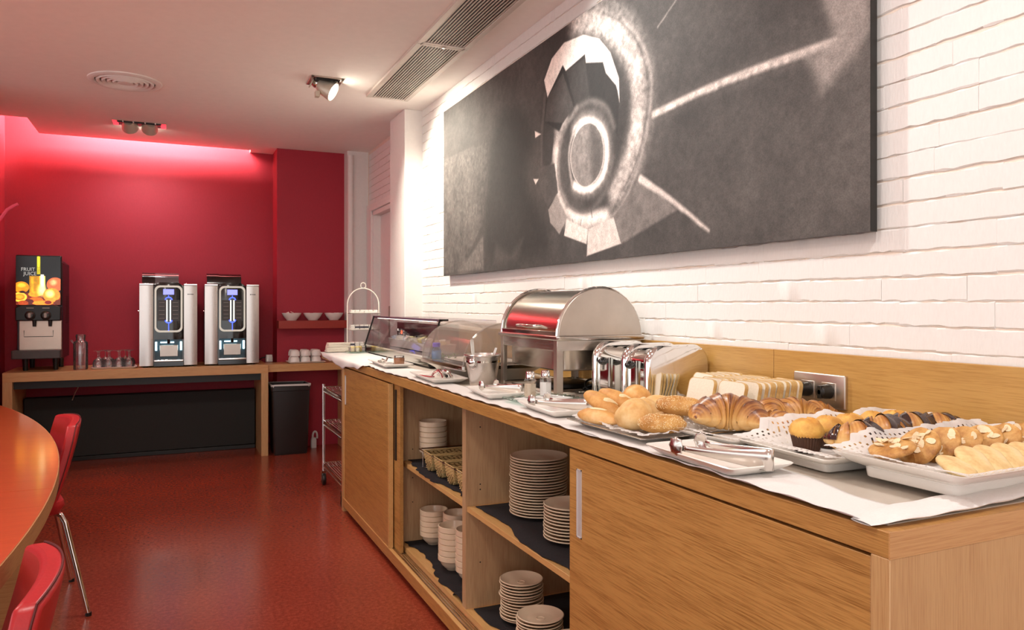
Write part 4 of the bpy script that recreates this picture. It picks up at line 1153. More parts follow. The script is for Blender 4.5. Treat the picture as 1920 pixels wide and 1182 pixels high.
def chair(lab, loc, rz):
    """Faces -x; the back is at +x."""
    t = thing('red_chair', lab, 'chair', loc, rz, 'red leather chairs at the curved table')
    # upholstered back: bowed shell leaning outwards, tall rounded panel
    def shell(front):
        def fn(u, v):
            a = (u - .5) * 2
            top = .455 + .335 * v
            wv = .235 * (1 - .10 * v) * (1 - .10 * max(0, v - .85) / .15)
            y = a * wv
            x = .035 + .064 * v - .028 * (1 - v) ** 2 - .035 * a * a
            if not front: x += .042
            return (x, y, top - .012 * a * a * v)
        return fn
    g = G(); nu, nv = 15, 12
    fa, fb = shell(True), shell(False)
    A = [[Vector(fa(i / (nu - 1), j / (nv - 1))) for i in range(nu)] for j in range(nv)]
    B = [[Vector(fb(i / (nu - 1), j / (nv - 1))) for i in range(nu)] for j in range(nv)]
    loops = []
    for j in range(nv):
        loops.append([tuple(p) for p in A[j]] + [tuple(p) for p in B[j][::-1]])
    g.loft(loops)
    g.obj('backrest', M['red_leather'], t, 60, bevel=0.011, seg=3)
    edge = [tuple((A[j][nu - 1] + B[j][nu - 1]) / 2 + Vector((.010, .001, 0))) for j in range(nv - 1)]
    edge = [tuple(B[j][0] + Vector((-.008, -.0008, 0))) for j in range(1, nv - 1)] + [tuple(B[nv - 1][i] + Vector((-.006, 0, .0008))) for i in range(nu)] + [tuple(B[j][nu - 1] + Vector((-.008, .0008, 0))) for j in range(nv - 2, 0, -1)]
    G().tube(edge, .0022, 5).obj('piping', mat('dark_red_seam', '5a1413', .6), t)
    G().loft([rr(.205, .215, .05, z, 5, -.158, 0) for z in (.425, .432)] + [rr(.22, .23, .06, .455, 5, -.158, 0), rr(.215, .225, .06, .475, 5, -.158, 0), rr(.17, .18, .05, .484, 5, -.158, 0)]).obj('seat', M['red_leather'], t, 60)
    for s in (-1, 1):
        leg = G().tube([(-.10, s * .13, .425), (.01, s * .165, .428), (.045, s * .185, .415), (.06, s * .195, .385), (.135, s * .238, .012)], .0105, 12).obj('rear_leg', M['chrome'], t)
        G().lathe([(.012, 0), (.012, .014)], 12, c=(.137, s * .239, 0)).obj('foot_cap', M['dark'], leg)
        leg = G().tube([(-.10, s * .13, .425), (-.23, s * .165, .428), (-.265, s * .185, .415), (-.275, s * .195, .385), (-.315, s * .225, .012)], .0105, 12).obj('front_leg', M['chrome'], t)
        G().lathe([(.012, 0), (.012, .014)], 12, c=(-.317, s * .226, 0)).obj('foot_cap', M['dark'], leg)
    G().box(.122, .132, -.245, -.232, .50, .56).obj('maker_tag', M['dark'], t) if False else None
    return t
ch = chair('red leather chair with chrome legs at far side of curved table', (-.492, 3.718, 0), math.radians(13))
dup(ch, (-.318, 1.625, 0), 0.10, 'red leather chair nearest the camera, cut by the picture edge')
# twig-like red decoration poking in at the far left
t = thing('red_branch', 'bare red decorative branch reaching in beside the left wall', 'decoration', (-1.55, 5.2, 0))
M['twig'] = mat('red_twig', 'd0405a', .5)
G().tube([(0, 0, .2), (.03, 0, .9), (.25, 0, 1.35), (.50, 0, 1.62), (.65, 0, 1.764), (.685, 0, 1.822), (.715, 0, 1.845), (.74, 0, 1.860)], [.016, .014, .012, .011, .010, .010, .010, .009], 8).obj('stem', M['twig'], t)
G().tube([(.03, 0, .9), (.20, .0, 1.40), (.48, .0, 1.85), (.61, 0, 1.985)], [.012, .010, .008, .006], 8).obj('twig', M['twig'], t)
G().lathe([(0, -.02), (.010, -.012), (.012, 0), (.006, .022), (0, .028)], 10, M=Matrix.Translation((.630, 0, 2.005)) @ Euler((0, .8, 0)).to_matrix().to_4x4()).obj('highlight_tip', M['paper'], t)  # small white highlight modelled as a solid tip on the added twig
G().lathe([(0, 0), (.11, 0), (.15, .28), (.14, .28), (.13, .24), (0, .24)], 28).obj('pot', M['dark'], t)
# ------------------------------------------------------------------ things on the counter
ZI = ZT + .0017
def plate_rect(lab, loc, hx, hy, rz=0, grp='white oblong plates along the counter front'):
    t = thing('oblong_plate', lab, 'plate', loc, rz, grp)
    G().loft([rr(hx * .70, hy * .80, .012, 0), rr(hx * .74, hy * .82, .014, .002), rr(hx * .98, hy * .99, .012, .017), rr(hx, hy, .010, .0195), rr(hx - .002, hy - .002, .009, .021), rr(hx * .93, hy * .96, .012, .0165), rr(hx * .78, hy * .86, .014, .0065), rr(hx * .70, hy * .80, .012, .0052)]).obj('dish', M['porcelain'], t)
    return t
def tongs(lab, loc, rz, L=.165, spread=.034, s=1.0):
    """Sprung serving tongs lying on their edge; local +x runs from the heads to the bend."""
    t = thing('serving_tongs', lab, 'tongs', loc, rz, 'serving tongs on the counter plates')
    path = []
    for k in range(13): path.append((L * k / 12, spread + .004 * math.sin(PI * k / 12) - (spread - .010) * (k / 12) ** 1.3, k / 12))
    for k in range(1, 6):
        a = PI * k / 6; path.append((L + .011 * math.sin(a), .010 * math.cos(a), 1.0))
    path += [(x, -y, w) for x, y, w in path[:13][::-1]]
    rows = []
    for x, y, w in path:
        h = .0045 + .0115 * w ** 1.5
        rows.append([(x, y, .0145 + h * .9), (x, y, .0145 + h * .2), (x, y, .0145 - h)])
    G().loft([[r_[j] for r_ in rows] for j in range(3)], False, False, closed=False).obj('sprung_arms', M['silver'], t, 50, solid=.0016)
    for sg in (1, -1):
        P = []
        for k in range(25):
            a = 2 * PI * k / 24; r_ = .0140 * (1 + .075 * math.cos(8 * a)) if math.cos(a) < .75 else .012
            P.append((-.010 + r_ * math.cos(a) * 1.15, .0165 + r_ * math.sin(a)))
        lo = [[(c[0] * q + -.010 * (1 - q), sg * (spread + .001 - .005 * (1 - q ** 2) * -1), .0165 + (c[1] - .0165) * q) for c in P[:24]] for q in (.15, .5, .8, 1)]
        G().loft(lo, True, False).obj('scalloped_head', M['silver'], t, 60, solid=.0014)
    t.scale = (s, s * .9, s * 1.15)
    return t

# near plate with tongs
plate_rect('white oblong plate with tongs at the near counter edge, below the pastries', (1.026, 1.245, ZT + .0085), .078, .145, -.02)
tongs('silver tongs on the nearest oblong plate, below the croissants', (.992, 1.272, ZT + .0215), math.radians(-76), .150, .038, 1.15)
plate_rect('white oblong plate with tongs just left of the bread rolls', (1.082, 2.055, ZI + .0048), .078, .140, -.06)
tongs('silver tongs on the oblong plate left of the bread rolls', (1.060, 2.105, ZI + .0145), math.radians(-66), .150, .038, 1.1)
plate_rect('white oblong plate with tongs in front of the ice bucket', (1.072, 2.520, ZI + .0048), .072, .140, -.10)
tongs('silver tongs on the oblong plate in front of the ice bucket', (1.082, 2.575, ZI + .0145), math.radians(-72), .145, .036, 1.08)
plate_rect('white oblong plate of cutlery bits before the fridge middle', (1.085, 4.000, ZI + .0048), .080, .215, -.05)
plate_rect('white oblong plate of cutlery before the acrylic roll-top', (1.070, 3.150, ZI + .0048), .080, .200, -.05)
# what lies on the two far plates
M['amber'] = mat('brown_glass_pot', '8a5a3c', .2, 0, .1, 20, coat=.4)
t = thing('jam_pot', 'small brown jam pot on the plate before the fridge', 'pot', (1.115, 3.92, ZI + .010))
G().lathe([(.024, 0), (.028, .006), (.029, .034), (.026, .040)], 18).obj('pot_body', M['amber'], t)
G().lathe([(.027, .040), (.027, .050), (0, .051)], 18).obj('lid', M['glass'], t)
t = thing('salad_tongs', 'small shiny tongs heaped on the plate before the fridge', 'tongs', (1.06, 4.09, ZI + .012))
G().tube([(.0, .06, .004), (.01, .02, .012), (.0, -.03, .022), (.012, -.07, .012), (.03, -.03, .030), (.03, .02, .012), (.03, .06, .004)], .005, 8).obj('sprung_arms', M['chrome'], t)
for x in (.0, .03): G().lathe([(.003, .003), (.014, .0), (.017, .006)], 14, c=(x, .066, -.001)).obj('bowl_head', M['chrome'], t)
t = thing('butter_spreader', 'small silver spreader lying on the plate before the fridge', 'spreader', (1.10, 4.03, ZI + .0115))
G().loft([rr(.006, .05, .004, 0), rr(.006, .05, .004, .004)]).obj('blade_and_handle', M['chrome'], t)
t = thing('cutlery_tongs', 'curved silver tongs on the plate before the acrylic roll-top', 'tongs', (1.070, 3.10, ZI + .012))
for sg in (-1, 1):
    G().tube([(sg * .014, .085, .006), (sg * .018, .04, .026), (sg * .013, -.01, .038), (sg * .017, -.06, .026), (sg * .018, -.085, .010)], [.006, .005, .007, .006, .008], 8).obj('sprung_arm', M['chrome'], t)
t = thing('paper_packet', 'red and white paper packet on the plate before the roll-top', 'packet', (1.035, 3.205, ZI + .014), .25)
G().box(-.010, .010, -.055, .055, 0, .005).obj('wrapper', mat('red_wrapper', 'a8242e', .5), t, bevel=.002)
G().box(-.003, .003, -.056, .056, .005, .0058).obj('white_band', M['paper'], t)
t = thing('serving_spoon', 'dark handled serving spoon on the plate before the roll-top', 'spoon', (1.105, 3.16, ZI + .013), -.2)
G().tube([(0, -.07, .010), (0, .0, .010), (0, .06, .004)], [.007, .006, .004], 8).obj('handle', M['dark'], t)
G().lathe([(0, 0), (.012, .002), (.017, .009)], 16, c=(0, .075, -.001)).obj('spoon_bowl', M['chrome'], t)

# glass plate with napkin, salt and pepper
t = thing('glass_plate', 'clear rippled glass plate under the salt and pepper shakers', 'plate', (1.150, 2.285, ZI + .0055), .12)
def gp(u, v):
    a = 2 * PI * u; sx, sy = math.cos(a), math.sin(a)
    k = 1 / max(abs(sx), abs(sy)) ** .82
    wv = 1 + .015 * math.sin(a * 22)
    return (.118 * sx * k * v * wv, .088 * sy * k * v * wv, .0012 + .009 * v ** 4 + .0012 * math.sin(a * 22) * v ** 3)
G().grid(gp, 132, 7, True).obj('glass_dish', M['glass_green'], t, 80, solid=.005)
t = thing('paper_napkin', 'folded white paper napkin under the shakers on glass plate', 'napkin', (1.160, 2.300, ZI + .0105), .3)
for k in range(3): G().box(-.085 + .002 * k, .085, -.060, .060 - .003 * k, .0016 * k, .0016 * k + .0013).obj('fold', M['paper'], t, smooth=0)
M['cap_chrome'] = M['chrome']
def shaker(lab, x, y, fill_m):
    t = thing('shaker', lab, 'shaker', (x, y, ZI + .0160), .3, 'glass shakers on the glass plate'); t.scale = (1.2, 1.2, 1.22)
    G().loft([rr(.0135, .0135, .005, z) for z in (0, .002, .050)] + [rr(.012, .012, .005, .053)]).obj('glass_body', M['shaker_glass'], t)
    G().loft([rr(.0126, .0126, .0045, z) for z in (.003, .038)]).obj('contents', fill_m, t)
    G().lathe([(.0125, .052), (.0130, .055), (.0128, .070), (.010, .0735), (0, .0738)], 20).obj('cap', M['chrome'], t)
shaker('pepper shaker with tan contents, left of the pair on glass plate', 1.118, 2.315, mat('white_pepper', 'cdbda6', .9, 0, .1, 300))
shaker('salt shaker with white contents, right of the pair on glass plate', 1.187, 2.335, mat('salt', 'f0eeea', .9, 0, .03, 300))

# ice bucket ------------------------------------------------------------------
t = thing('ice_bucket', 'small steel ice bucket with ring knob in front of the roll-top', 'bucket', (1.160, 2.846, ZI + .004)); t.scale = (1.1, 1.1, 1.06)
G().lathe([(.046, 0), (.0475, .002), (.0665, .112), (.069, .113), (.0705, .117), (.069, .121), (.0655, .121), (.064, .116), (.046, .008), (0, .006)], 44).obj('bucket_body', M['steel_z'], t)
G().lathe([(.0605, .088), (.0640, .090), (.0650, .098), (.0632, .100)], 44).obj('bead', M['chrome'], t)
hd = Matrix.Translation((-.050, -.036, .095)) @ Vector((-.8, -.6, -.1)).to_track_quat('Z', 'Y').to_matrix().to_4x4()
G().lathe([(.007, -.006), (.008, .004), (.014, .010), (.015, .016), (.010, .020), (0, .021)], 18, M=hd).obj('knob', M['chrome'], t)
G().tube([hd @ Vector((.013 * math.cos(a), .013 * math.sin(a) - .014, .008)) for a in [k * PI / 8 for k in range(16)]], .0022, 6, True).obj('ring_handle', M['chrome'], t)
t = thing('ladle', 'flat handled silver ladle standing in the ice bucket', 'ladle', (1.140, 2.874, ZI + .022))
G().loft([[(-.006, .012, .0), (.006, .012, .0), (.006, .014, .002), (-.006, .014, .002)], [(-.006, .020, .08), (.006, .020, .08), (.006, .0225, .08), (-.006, .0225, .08)], [(-.012, .028, .155), (.004, .028, .155), (.004, .031, .155), (-.012, .031, .155)], [(-.010, .030, .168), (.002, .030, .168), (.002, .032, .168), (-.010, .032, .168)]]).obj('handle', M['silver'], t, bevel=.001)
t = thing('ice_tongs', 'thin silver tongs leaning right in the ice bucket', 'tongs', (1.172, 2.836, ZI + .022))
for k in (0, .012): G().tube([(.0, k, .0), (.022, k - .008, .08), (.040, k - .014, .135)], .003, 8).obj('arm', M['silver'], t)
M['ice'] = mat('pale_butter', 'eadcae', .35, 0, .06, 50)
for k, (x, y, w) in enumerate([(-.02, .0, 'left'), (.014, .022, 'back'), (.018, -.018, 'front')]):
    o = G().loft([rr(.016, .012, .004, 0), rr(.016, .012, .004, .020)]).obj('butter_pat', M['ice'], None, bevel=.002, loc=(1.160 + x, 2.846 + y, ZI + .106), rot=(.2 * k, .1, k))
    tag(o, 'pale wrapped butter pat in the ice bucket, %s one' % w, 'butter', 'butter pats in the ice bucket')
G().lathe([(0, .086), (.0585, .088), (0, .094)], 24).obj('ice_fill', M['glass'], bpy.data.objects['ice_bucket'])

# display fridge ------------------------------------------------------------------
t = thing('display_fridge', 'long countertop display fridge with glass front and red digits', 'display fridge', (1.228, 3.745, ZI))
L = 1.415
M['fridge_steel'] = mat('mirror_steel', 'aaa59c', .14, 1, .05, 8)
G().prism([(0, .010), (.0, .056), (.03, .062), (.38, .062), (.38, .010)], .006, L - .006, 'y').obj('base_cabinet', M['fridge_steel'], t, bevel=.002)
G().box(.012, .37, .03, L - .03, 0, .010).obj('plinth', M['dark'], t)
for y in (0, L - .010):
    f = G()
    Pf = [(-.004, .058), (.058, .252), (.100, .252)]
    for a_, b_ in zip(Pf[:-1], Pf[1:]):
        d_ = (Vector(b_) - Vector(a_)).normalized() * .004; n_ = Vector((-d_.y, d_.x)) * 1.1
        f.prism([Vector(a_) - d_ - n_, Vector(b_) + d_ - n_, Vector(b_) + d_ + n_, Vector(a_) - d_ + n_], y, y + .010, 'y')
    f.prism([(-.004, .006), (-.004, .060), (.385, .060), (.385, .006)], y, y + .010, 'y')
    fo = f.obj('end_frame', M['dark'], t)
    G().prism([(.0, .060), (.058, .248), (.38, .248), (.38, .060)], y + .003, y + .006, 'y').obj('end_pane', M['smoked'], fo)
G().prism([(.056, .244), (.075, .244), (.075, .256), (.056, .256)], .01, L - .01, 'y').obj('front_rail', M['plum'] if 'plum' in M else mat('plum_rail', '4a1c34', .2), t, bevel=.002)
G().box(.075, .38, .01, L - .01, .246, .250).obj('top_glass', M['smoked'], t)
G().prism([(-.002, .060), (.002, .060), (.060, .246), (.056, .246)], .01, L - .01, 'y').obj('front_glass', M['smoked'], t)
G().box(.060, .072, .10, L - .10, .2405, .2445).obj('added_glow_strip', emis('added_fridge_glow', 'fff2e0', 4.0), t)  # invented glowing strip, added to brighten the fridge contents
G().box(-.004, .006, .006, L - .006, .054, .062).obj('chrome_lip', M['chrome'], t)
G().box(.215, .35, .50, L - .03, .066, .215).obj('cooling_unit', M['gloss_black'], t, bevel=.006)
G().box(.205, .216, L - .255, L - .105, .125, .168).obj('control_panel', M['dark'], t, bevel=.003)
M['digits'] = emis('red_digits', 'ff5a28', 5)
text('-23', .034, M['digits'], t, (.2042, L - .180, .146), (PI / 2, 0, -PI / 2), 'digits')
for y in (L - .125, L - .235):
    for z in (.136, .156): G().box(.2040, .206, y - .007, y + .007, z - .003, z + .003).obj('key', M['paper'], t, smooth=0)
G().lathe([(0, .003), (.008, .002), (.009, 0)], 12, M=Matrix.Translation((.215, L - .060, .160)) @ Matrix.Rotation(-PI / 2, 4, 'Y')).obj('status_lamp', emis('status_lamp', 'fff4e6', 1.5), t)
t = thing('white_tub', 'long white tub of portion packs inside the display fridge', 'tub', (1.365, 4.36, ZI + .066))
G().loft([rr(.056, .47, .015, 0), rr(.064, .485, .018, .046), rr(.067, .49, .018, .048), rr(.061, .482, .016, .048), rr(.054, .468, .015, .010)]).obj('tub_body', M['porcelain'], t)
rnd = random.Random(12)
pm = [mat('portion_%s' % c, c, .4, 0, .12, 90) for c in ('ece6da', 'dcd6c8', 'e8e0a8', 'c9d2e0', 'dfd8d2')]
pk = [G().lathe([(.013, 0), (.019, .020), (.021, .021), (0, .0215)], 12).mesh('portion_pack', m_) for m_ in pm]
for k in range(36):
    o = bpy.data.objects.new('portion_pack', pk[rnd.randrange(5)]); C.objects.link(o)
    o.location = (1.365 + (-.032, 0, .032)[k % 3], 3.94 + (k // 3) * .0765 + rnd.uniform(-.006, .006), ZI + .066 + .036 + rnd.uniform(0, .012)); o.rotation_euler = (rnd.uniform(-.5, .5), rnd.uniform(-.5, .5), 0)
    tag(o, 'portion pack in the white fridge tub, %s row, %s from the near end' % (('aisle side', 'middle', 'wall side')[k % 3], ORD[k // 3] if k > 2 else 'first'), 'portion pack', 'portion packs in the fridge tub')

# acrylic roll-top case -------------------------------------------------------------
t = thing('roll_top_case', 'clear acrylic roll-top case on a chrome stand beside the fridge', 'display case', (1.318, 3.255, ZI))
hx, hy = .200, .290
G().loft([rr(.13, .22, .02, .0), rr(.135, .225, .03, .008), rr(.15, .25, .03, .03), rr(.185, .275, .03, .052), rr(.188, .278, .03, .056)]).obj('chrome_stand', M['chrome'], t)
G().loft([rr(hx, hy, .012, .056), rr(hx + .004, hy + .004, .014, .058), rr(hx + .004, hy + .004, .014, .072), rr(hx - .008, hy - .008, .01, .074), rr(hx - .02, hy - .02, .01, .060)]).obj('tray_rim', M['fridge_steel'], t)
def dome(u, v):
    a = PI * v
    return (-(hx - .006) * math.cos(a), (hy - .008) * (2 * u - 1), .074 + .178 * math.sin(a) ** .9)
G().grid(dome, 9, 22).obj('roll_cover', M['acrylic'], t, 80)
for s in (-1, 1):
    P = [(-(hx - .006) * math.cos(PI * k / 24), .074 + .178 * math.sin(PI * k / 24) ** .9) for k in range(25)]
    G().prism(P, s * (hy - .008) - .0015, s * (hy - .008) + .0015, 'y').obj('end_pane', M['acrylic'], t)
    G().tube([(x, s * (hy - .008), z) for x, z in P], .0035, 6).obj('edge_bead', M['glass_bead'] if 'glass_bead' in M else M['acrylic'], t)
G().box(-hx + .01, -hx + .03, hy - .02, hy + .012, .066, .27).obj('hinge_block', M['dark'], t) if False else None
G().box(-.10, .10, -.24, .24, .060, .068).obj('ice_pack', M['porcelain'], t, bevel=.003)
t = thing('cheese_platter', 'white platter with cheese slices inside the roll-top case', 'platter', (1.300, 3.200, ZI + .0685))
G().loft([rr(.10, .17, .02, 0), rr(.125, .195, .025, .014), rr(.122, .192, .024, .016), rr(.098, .168, .02, .005)]).obj('dish', M['porcelain'], t)
for k in range(9):
    o = G().box(-.04, .04, -.022, .022, 0, .004).obj('cheese_slice', M['cheese'] if 'cheese' in M else mat('cheese', 'ead690', .4), None, bevel=.001, loc=(1.30 + .010 * math.sin(k * 2), 3.06 + .030 * k, ZI + .0765), rot=(.25, 0, .1 * math.sin(k)))
    if 'cheese' not in M: M['cheese'] = o.data.materials[0]
    tag(o, 'pale cheese slice on the roll-top platter, %s from the near end' % (['first'] + ORD[1:])[k], 'cheese', 'cheese slices in the roll-top case')
M['herb'] = mat('herb', '5f7a2c', .6, 0, .3, 200)
g = G(); rnd = random.Random(3)
for k in range(26):
    a = rnd.random() * 6.28; c = Vector((rnd.uniform(-.03, .03), rnd.uniform(-.04, .04), rnd.uniform(.0, .02)))
    e = Vector((math.cos(a), math.sin(a), .6)) * .012; s_ = Vector((-math.sin(a), math.cos(a), 0)) * .005
    g.add([c, c + e * .5 + s_, c + e, c + e * .5 - s_], [(0, 1, 2, 3)])
o = g.obj('herb_garnish', M['herb'], None, 0, loc=(1.205, 3.36, ZI + .077)); tag(o, 'small green herb garnish inside the roll-top case', 'garnish'); o['kind'] = 'stuff'
t = thing('small_bottle', 'small clear bottle with a blue cap at far end of roll-top', 'bottle', (1.174, 3.475, ZI + .0690))
G().lathe([(.022, 0), (.0245, .004), (.0245, .045), (.016, .058), (.015, .062)], 20).obj('bottle_body', glass('pale_blue_glass', (.62, .78, .95), .03, .4), t)
G().lathe([(.0, .003), (.0225, .003), (.0225, .040), (0, .040)], 18).obj('contents', mat('pale_blue_liquid', 'a9cdea', .2), t)
G().lathe([(.0185, .060), (.0185, .078), (.016, .080), (0, .080)], 20).obj('cap', mat('blue_cap', '5a54e0', .4), t)

# chafing dish -----------------------------------------------------------------------
t = thing('chafing_dish', 'steel roll-top chafing dish on four flat legs', 'chafing dish', (1.428, 2.618, ZI))
hy, hx, zr = .262, .178, .205
for sx in (-1, 1):
    for sy in (-1, 1):
        g = G().box(sx * .165 - .0125, sx * .165 + .0125, sy * .245 - .002, sy * .245 + .002, 0, zr)
        g.box(sx * .1765 - .002, sx * .1765 + .002, sy * .236 - .0125, sy * .236 + .0125, 0, zr)
        g.obj('leg', M['steel_flat'], t, smooth=0)
        G().box(sx * .168 - .016, sx * .168 + .016, sy * .240 - .014, sy * .240 + .014, -.0002, .004).obj('leg_foot', M['dark'], t)
f = G()
for s in (-1, 1):
    f.box(-hx, hx, s * .246 - .003, s * .246 + .003, zr - .038, zr)
    f.box(s * .175 - .003, s * .175 + .003, -.246, .246, zr - .038, zr)
f.obj('top_frame', M['steel'], t, bevel=.0015)
f = G()
for s in (-1, 1):
    f.box(-.165, .165, s * .243 - .002, s * .243 + .002, .010, .020)
    f.box(s * .173 - .002, s * .173 + .002, -.243, .243, .010, .020)
f.obj('lower_brace', M['chrome'], t)
M['pan_steel'] = mat('water_pan_steel', 'd2cac0', .22, 1, .04, 10)
G().loft([rr(.150, .215, .05, .092, 6), rr(.158, .223, .055, .098, 6), rr(.160, .225, .055, .190, 6), rr(.166, .232, .055, .204, 6)]).obj('water_pan', M['pan_steel'], t, 50)
G().loft([rr(hx + .006, hy + .004, .012, zr), rr(hx + .008, hy + .006, .012, zr + .004), rr(hx + .008, hy + .006, .012, zr + .014), rr(hx - .004, hy - .006, .012, zr + .018)]).obj('rim', M['steel'], t, bevel=.001)
zc = zr + .014; Rl = .170
P = [(-Rl * math.cos(PI * k / 30), zc + Rl * math.sin(PI * k / 30)) for k in range(31)]
G().loft([[(x, y, z) for x, z in P] for y in (-.245, -.12, 0, .12, .245)], False, False, closed=False).obj('roll_lid', M['steel_lid'] if 'steel_lid' in M else metal_brush('lid_steel', 'cfc6ba', .2, 'y', .07), t, 60)
for s in (-1, 1):
    P2 = [(-(Rl + .005) * math.cos(PI * k / 30), zc - .001 + (Rl + .005) * math.sin(PI * k / 30)) for k in range(31)]
    G().prism(P2, s * .250 - .005, s * .250 + .005, 'y').obj('end_cheek', M['cheek'] if 'cheek' in M else mat('cheek_steel', 'c2b8ae', .38, 1, .06, 12, .03), t, bevel=.002)
    G().tube([(x, s * .245, z) for x, z in [(-(Rl + .007) * math.cos(PI * k / 24), zc + (Rl + .007) * math.sin(PI * k / 24)) for k in range(25)]], .0052, 8).obj('cheek_bead', M['chrome'], t)
G().tube([(-.166, -.10, zc + .034), (-.190, -.10, zc + .034), (-.194, -.095, zc + .034), (-.194, .055, zc + .034), (-.190, .06, zc + .034), (-.166, .06, zc + .034)], .0055, 10).obj('lid_handle', M['chrome'], t)
G().box(-.178, -.166, -.245, .245, zc - .002, zc + .018).obj('lid_lip', M['chrome'], t, bevel=.002)
t = thing('heating_plate', 'black round electric heater under the chafing dish', 'heater', (1.428, 2.665, ZI))
G().loft([rr(.135, .12, .03, .0), rr(.14, .125, .03, .008)]).obj('base_tray', M['silver'], t)
G().lathe([(.11, .008), (.112, .012), (.108, .024), (.09, .030), (0, .031)], 32).obj('heater_body', M['dark'], t)
t = thing('power_cable', 'tangled black cable lying behind the chafing dish legs', 'cable', (1.47, 2.475, ZI))
pts = []
for k in range(60):
    s = k / 59
    pts.append((.01 + .055 * math.cos(s * 17) * (.5 + .5 * s) + .03 * s, .015 + .040 * math.sin(s * 13.5) + .02 * s, .006 + .040 * (0.5 + .5 * math.sin(s * 19)) * (1 - .3 * s)))
pts += []
G().tube(pts, .0042, 7).obj('cable_loop', M['black_cord'], t)

# toaster ----------------------------------------------------------------------------
t = thing('toaster', 'chrome four-slot toaster with black lever knobs between chafer and bread', 'toaster', (1.488, 2.160, ZI))
def arch(hx_, zb, zt, r, n=8):
    P = [(-hx_, zb)]
    for k in range(n + 1):
        a = PI - PI / 2 * k / n; P.append((-hx_ + r + r * math.cos(a), zt - r + r * math.sin(a)))
    for k in range(n + 1):
        a = PI / 2 - PI / 2 * k / n; P.append((hx_ - r + r * math.cos(a), zt - r + r * math.sin(a)))
    P.append((hx_, zb)); return P
body = G()
body.prism(arch(.104, .012, .188, .050), -.172, .172, 'y'); body.obj('body_shell', M['chrome'], t, 40)
for (ya, yb, hxx) in ((-.180, -.150, .122), (-.045, -.012, .120), (.150, .180, .118)):
    G().loft([[(x, y, z) for x, z in arch(hxx - e, .010, .204 - e, .060)] for y, e in ((ya, .010), (ya + .004, .003), ((ya + yb) / 2, 0), (yb - .004, .003), (yb, .010))]).obj('rounded_band', M['chrome'], t, 60)
for yc, w in ((-.098, .098), (.069, .145)):
    for k in range(2):
        y = yc - w * .22 + k * w * .44
        G().box(-.070, .075, y - .012, y + .012, .1885, .1900).obj('bread_slot', M['dark'], t)
    G().box(-.108, -.102, yc - .010, yc + .010, .04, .15).obj('lever_plate', M['fridge_steel'], t)
    G().box(-.1095, -.107, yc - .0018, yc + .0018, .05, .15).obj('lever_slit', M['paper'], t)
    G().lathe([(.006, 0), (.009, .006), (.013, .016), (.014, .028), (.009, .042), (0, .045)], 14, M=Matrix.Translation((-.105, yc + .015, .138)) @ Matrix.Rotation(-PI / 2, 4, 'Y') @ Matrix.Rotation(.35, 4, 'X')).obj('lever_knob', M['gloss_black'], t)
    G().lathe([(.012, 0), (.013, .018), (.010, .022), (0, .022)], 14, M=Matrix.Translation((-.105, yc + .02, .030)) @ Matrix.Rotation(-PI / 2, 4, 'Y')).obj('dial_knob', M['gloss_black'], t)
for x in (-.08, .08):
    for y in (-.15, .15): G().lathe([(.014, 0), (.014, .014)], 12, c=(x, y, 0)).obj('foot', M['dark'], t)

# tiered stand, napkins, small jars at the far end ------------------------------------------
t = thing('tiered_stand', 'white wire stand with three tiers at the far end of counter', 'cake stand', (1.235, 5.255, ZI + .006))
M['white_wire'] = mat('white_enamel', 'efe6da', .35, 0, .02, 40)
for s in (-1, 1):
    G().tube([(s * .112, 0, 0), (s * .112, 0, .325)], .0042, 8).obj('upright', M['white_wire'], t)
    G().tube([(s * .112, -.05, .002), (s * .112, .05, .002)], .004, 8).obj('foot_bar', M['white_wire'], t)
G().tube([(-.112 * math.cos(PI * k / 20), 0, .325 + .118 * math.sin(PI * k / 20)) for k in range(21)], .0042, 8).obj('arch', M['white_wire'], t)
G().tube([(.018 * math.cos(a), 0, .462 + .020 * math.sin(a)) for a in [2 * PI * k / 18 for k in range(18)]], .0034, 7, True).obj('loop', M['white_wire'], t)
for k, z in enumerate((.030, .150, .265)):
    G().loft([rr(.098, .065, .012, z), rr(.112, .080, .016, z + .007), rr(.109, .077, .015, z + .009), rr(.096, .063, .012, z + .003)]).obj('tier_tray', M['porcelain'], t)
rnd = random.Random(8)
pa = [mat('tea_packet_%s' % c, c, .6, 0, .05, 60) for c in ('f2ede4', 'e6dfd6', '4a4a58')]
for k, z in enumerate((.0335, .1535, .2685)):
    tier = ('bottom', 'middle', 'top')[k]
    for i in range(6):
        for j in range(3 if k != 2 else 2):
            x = -.080 + .032 * i
            me = G().box(-.014, .014, -.030, .030, 0, .0105).mesh('tea_packet', pa[0 if k == 2 else rnd.choice([0, 0, 1, 2] if j % 2 else [0, 1])], 0)
            o = bpy.data.objects.new('tea_packet', me); C.objects.link(o); o.location = (1.235 + x, 5.255, ZI + .006 + z + .012 * j); o.rotation_euler = (0, 0, rnd.uniform(-.08, .08))
            tag(o, 'paper tea packet on the %s tier of white stand, %s column from left, %s' % (tier, (['first'] + ORD[1:])[i], ('lowest', 'second up', 'third up')[j]), 'packet', 'tea packets on the %s tier' % tier)
for k in range(7):
    o = G().loft([rr(.075, .045, .008, 0), rr(.078, .048, .008, .004), rr(.075, .045, .008, .0085)]).obj('folded_napkin', M['cloth_cream'] if 'cloth_cream' in M else mat('cream_cloth', 'e9dfcf', .9, 0, .03, 200, .2), None, loc=(1.055 + .002 * k, 5.275 + .002 * math.sin(k * 3), ZI + .0080 + .0088 * k), rot=(0, .0, .05 * math.sin(k * 5)))
    if 'cloth_cream' not in M: M['cloth_cream'] = o.data.materials[0]
    tag(o, 'folded cream napkin in the pile at far counter end, ' + ('topmost' if k == 6 else ORD[6 - k] + ' from top'), 'napkin', 'folded napkins at the far counter end')
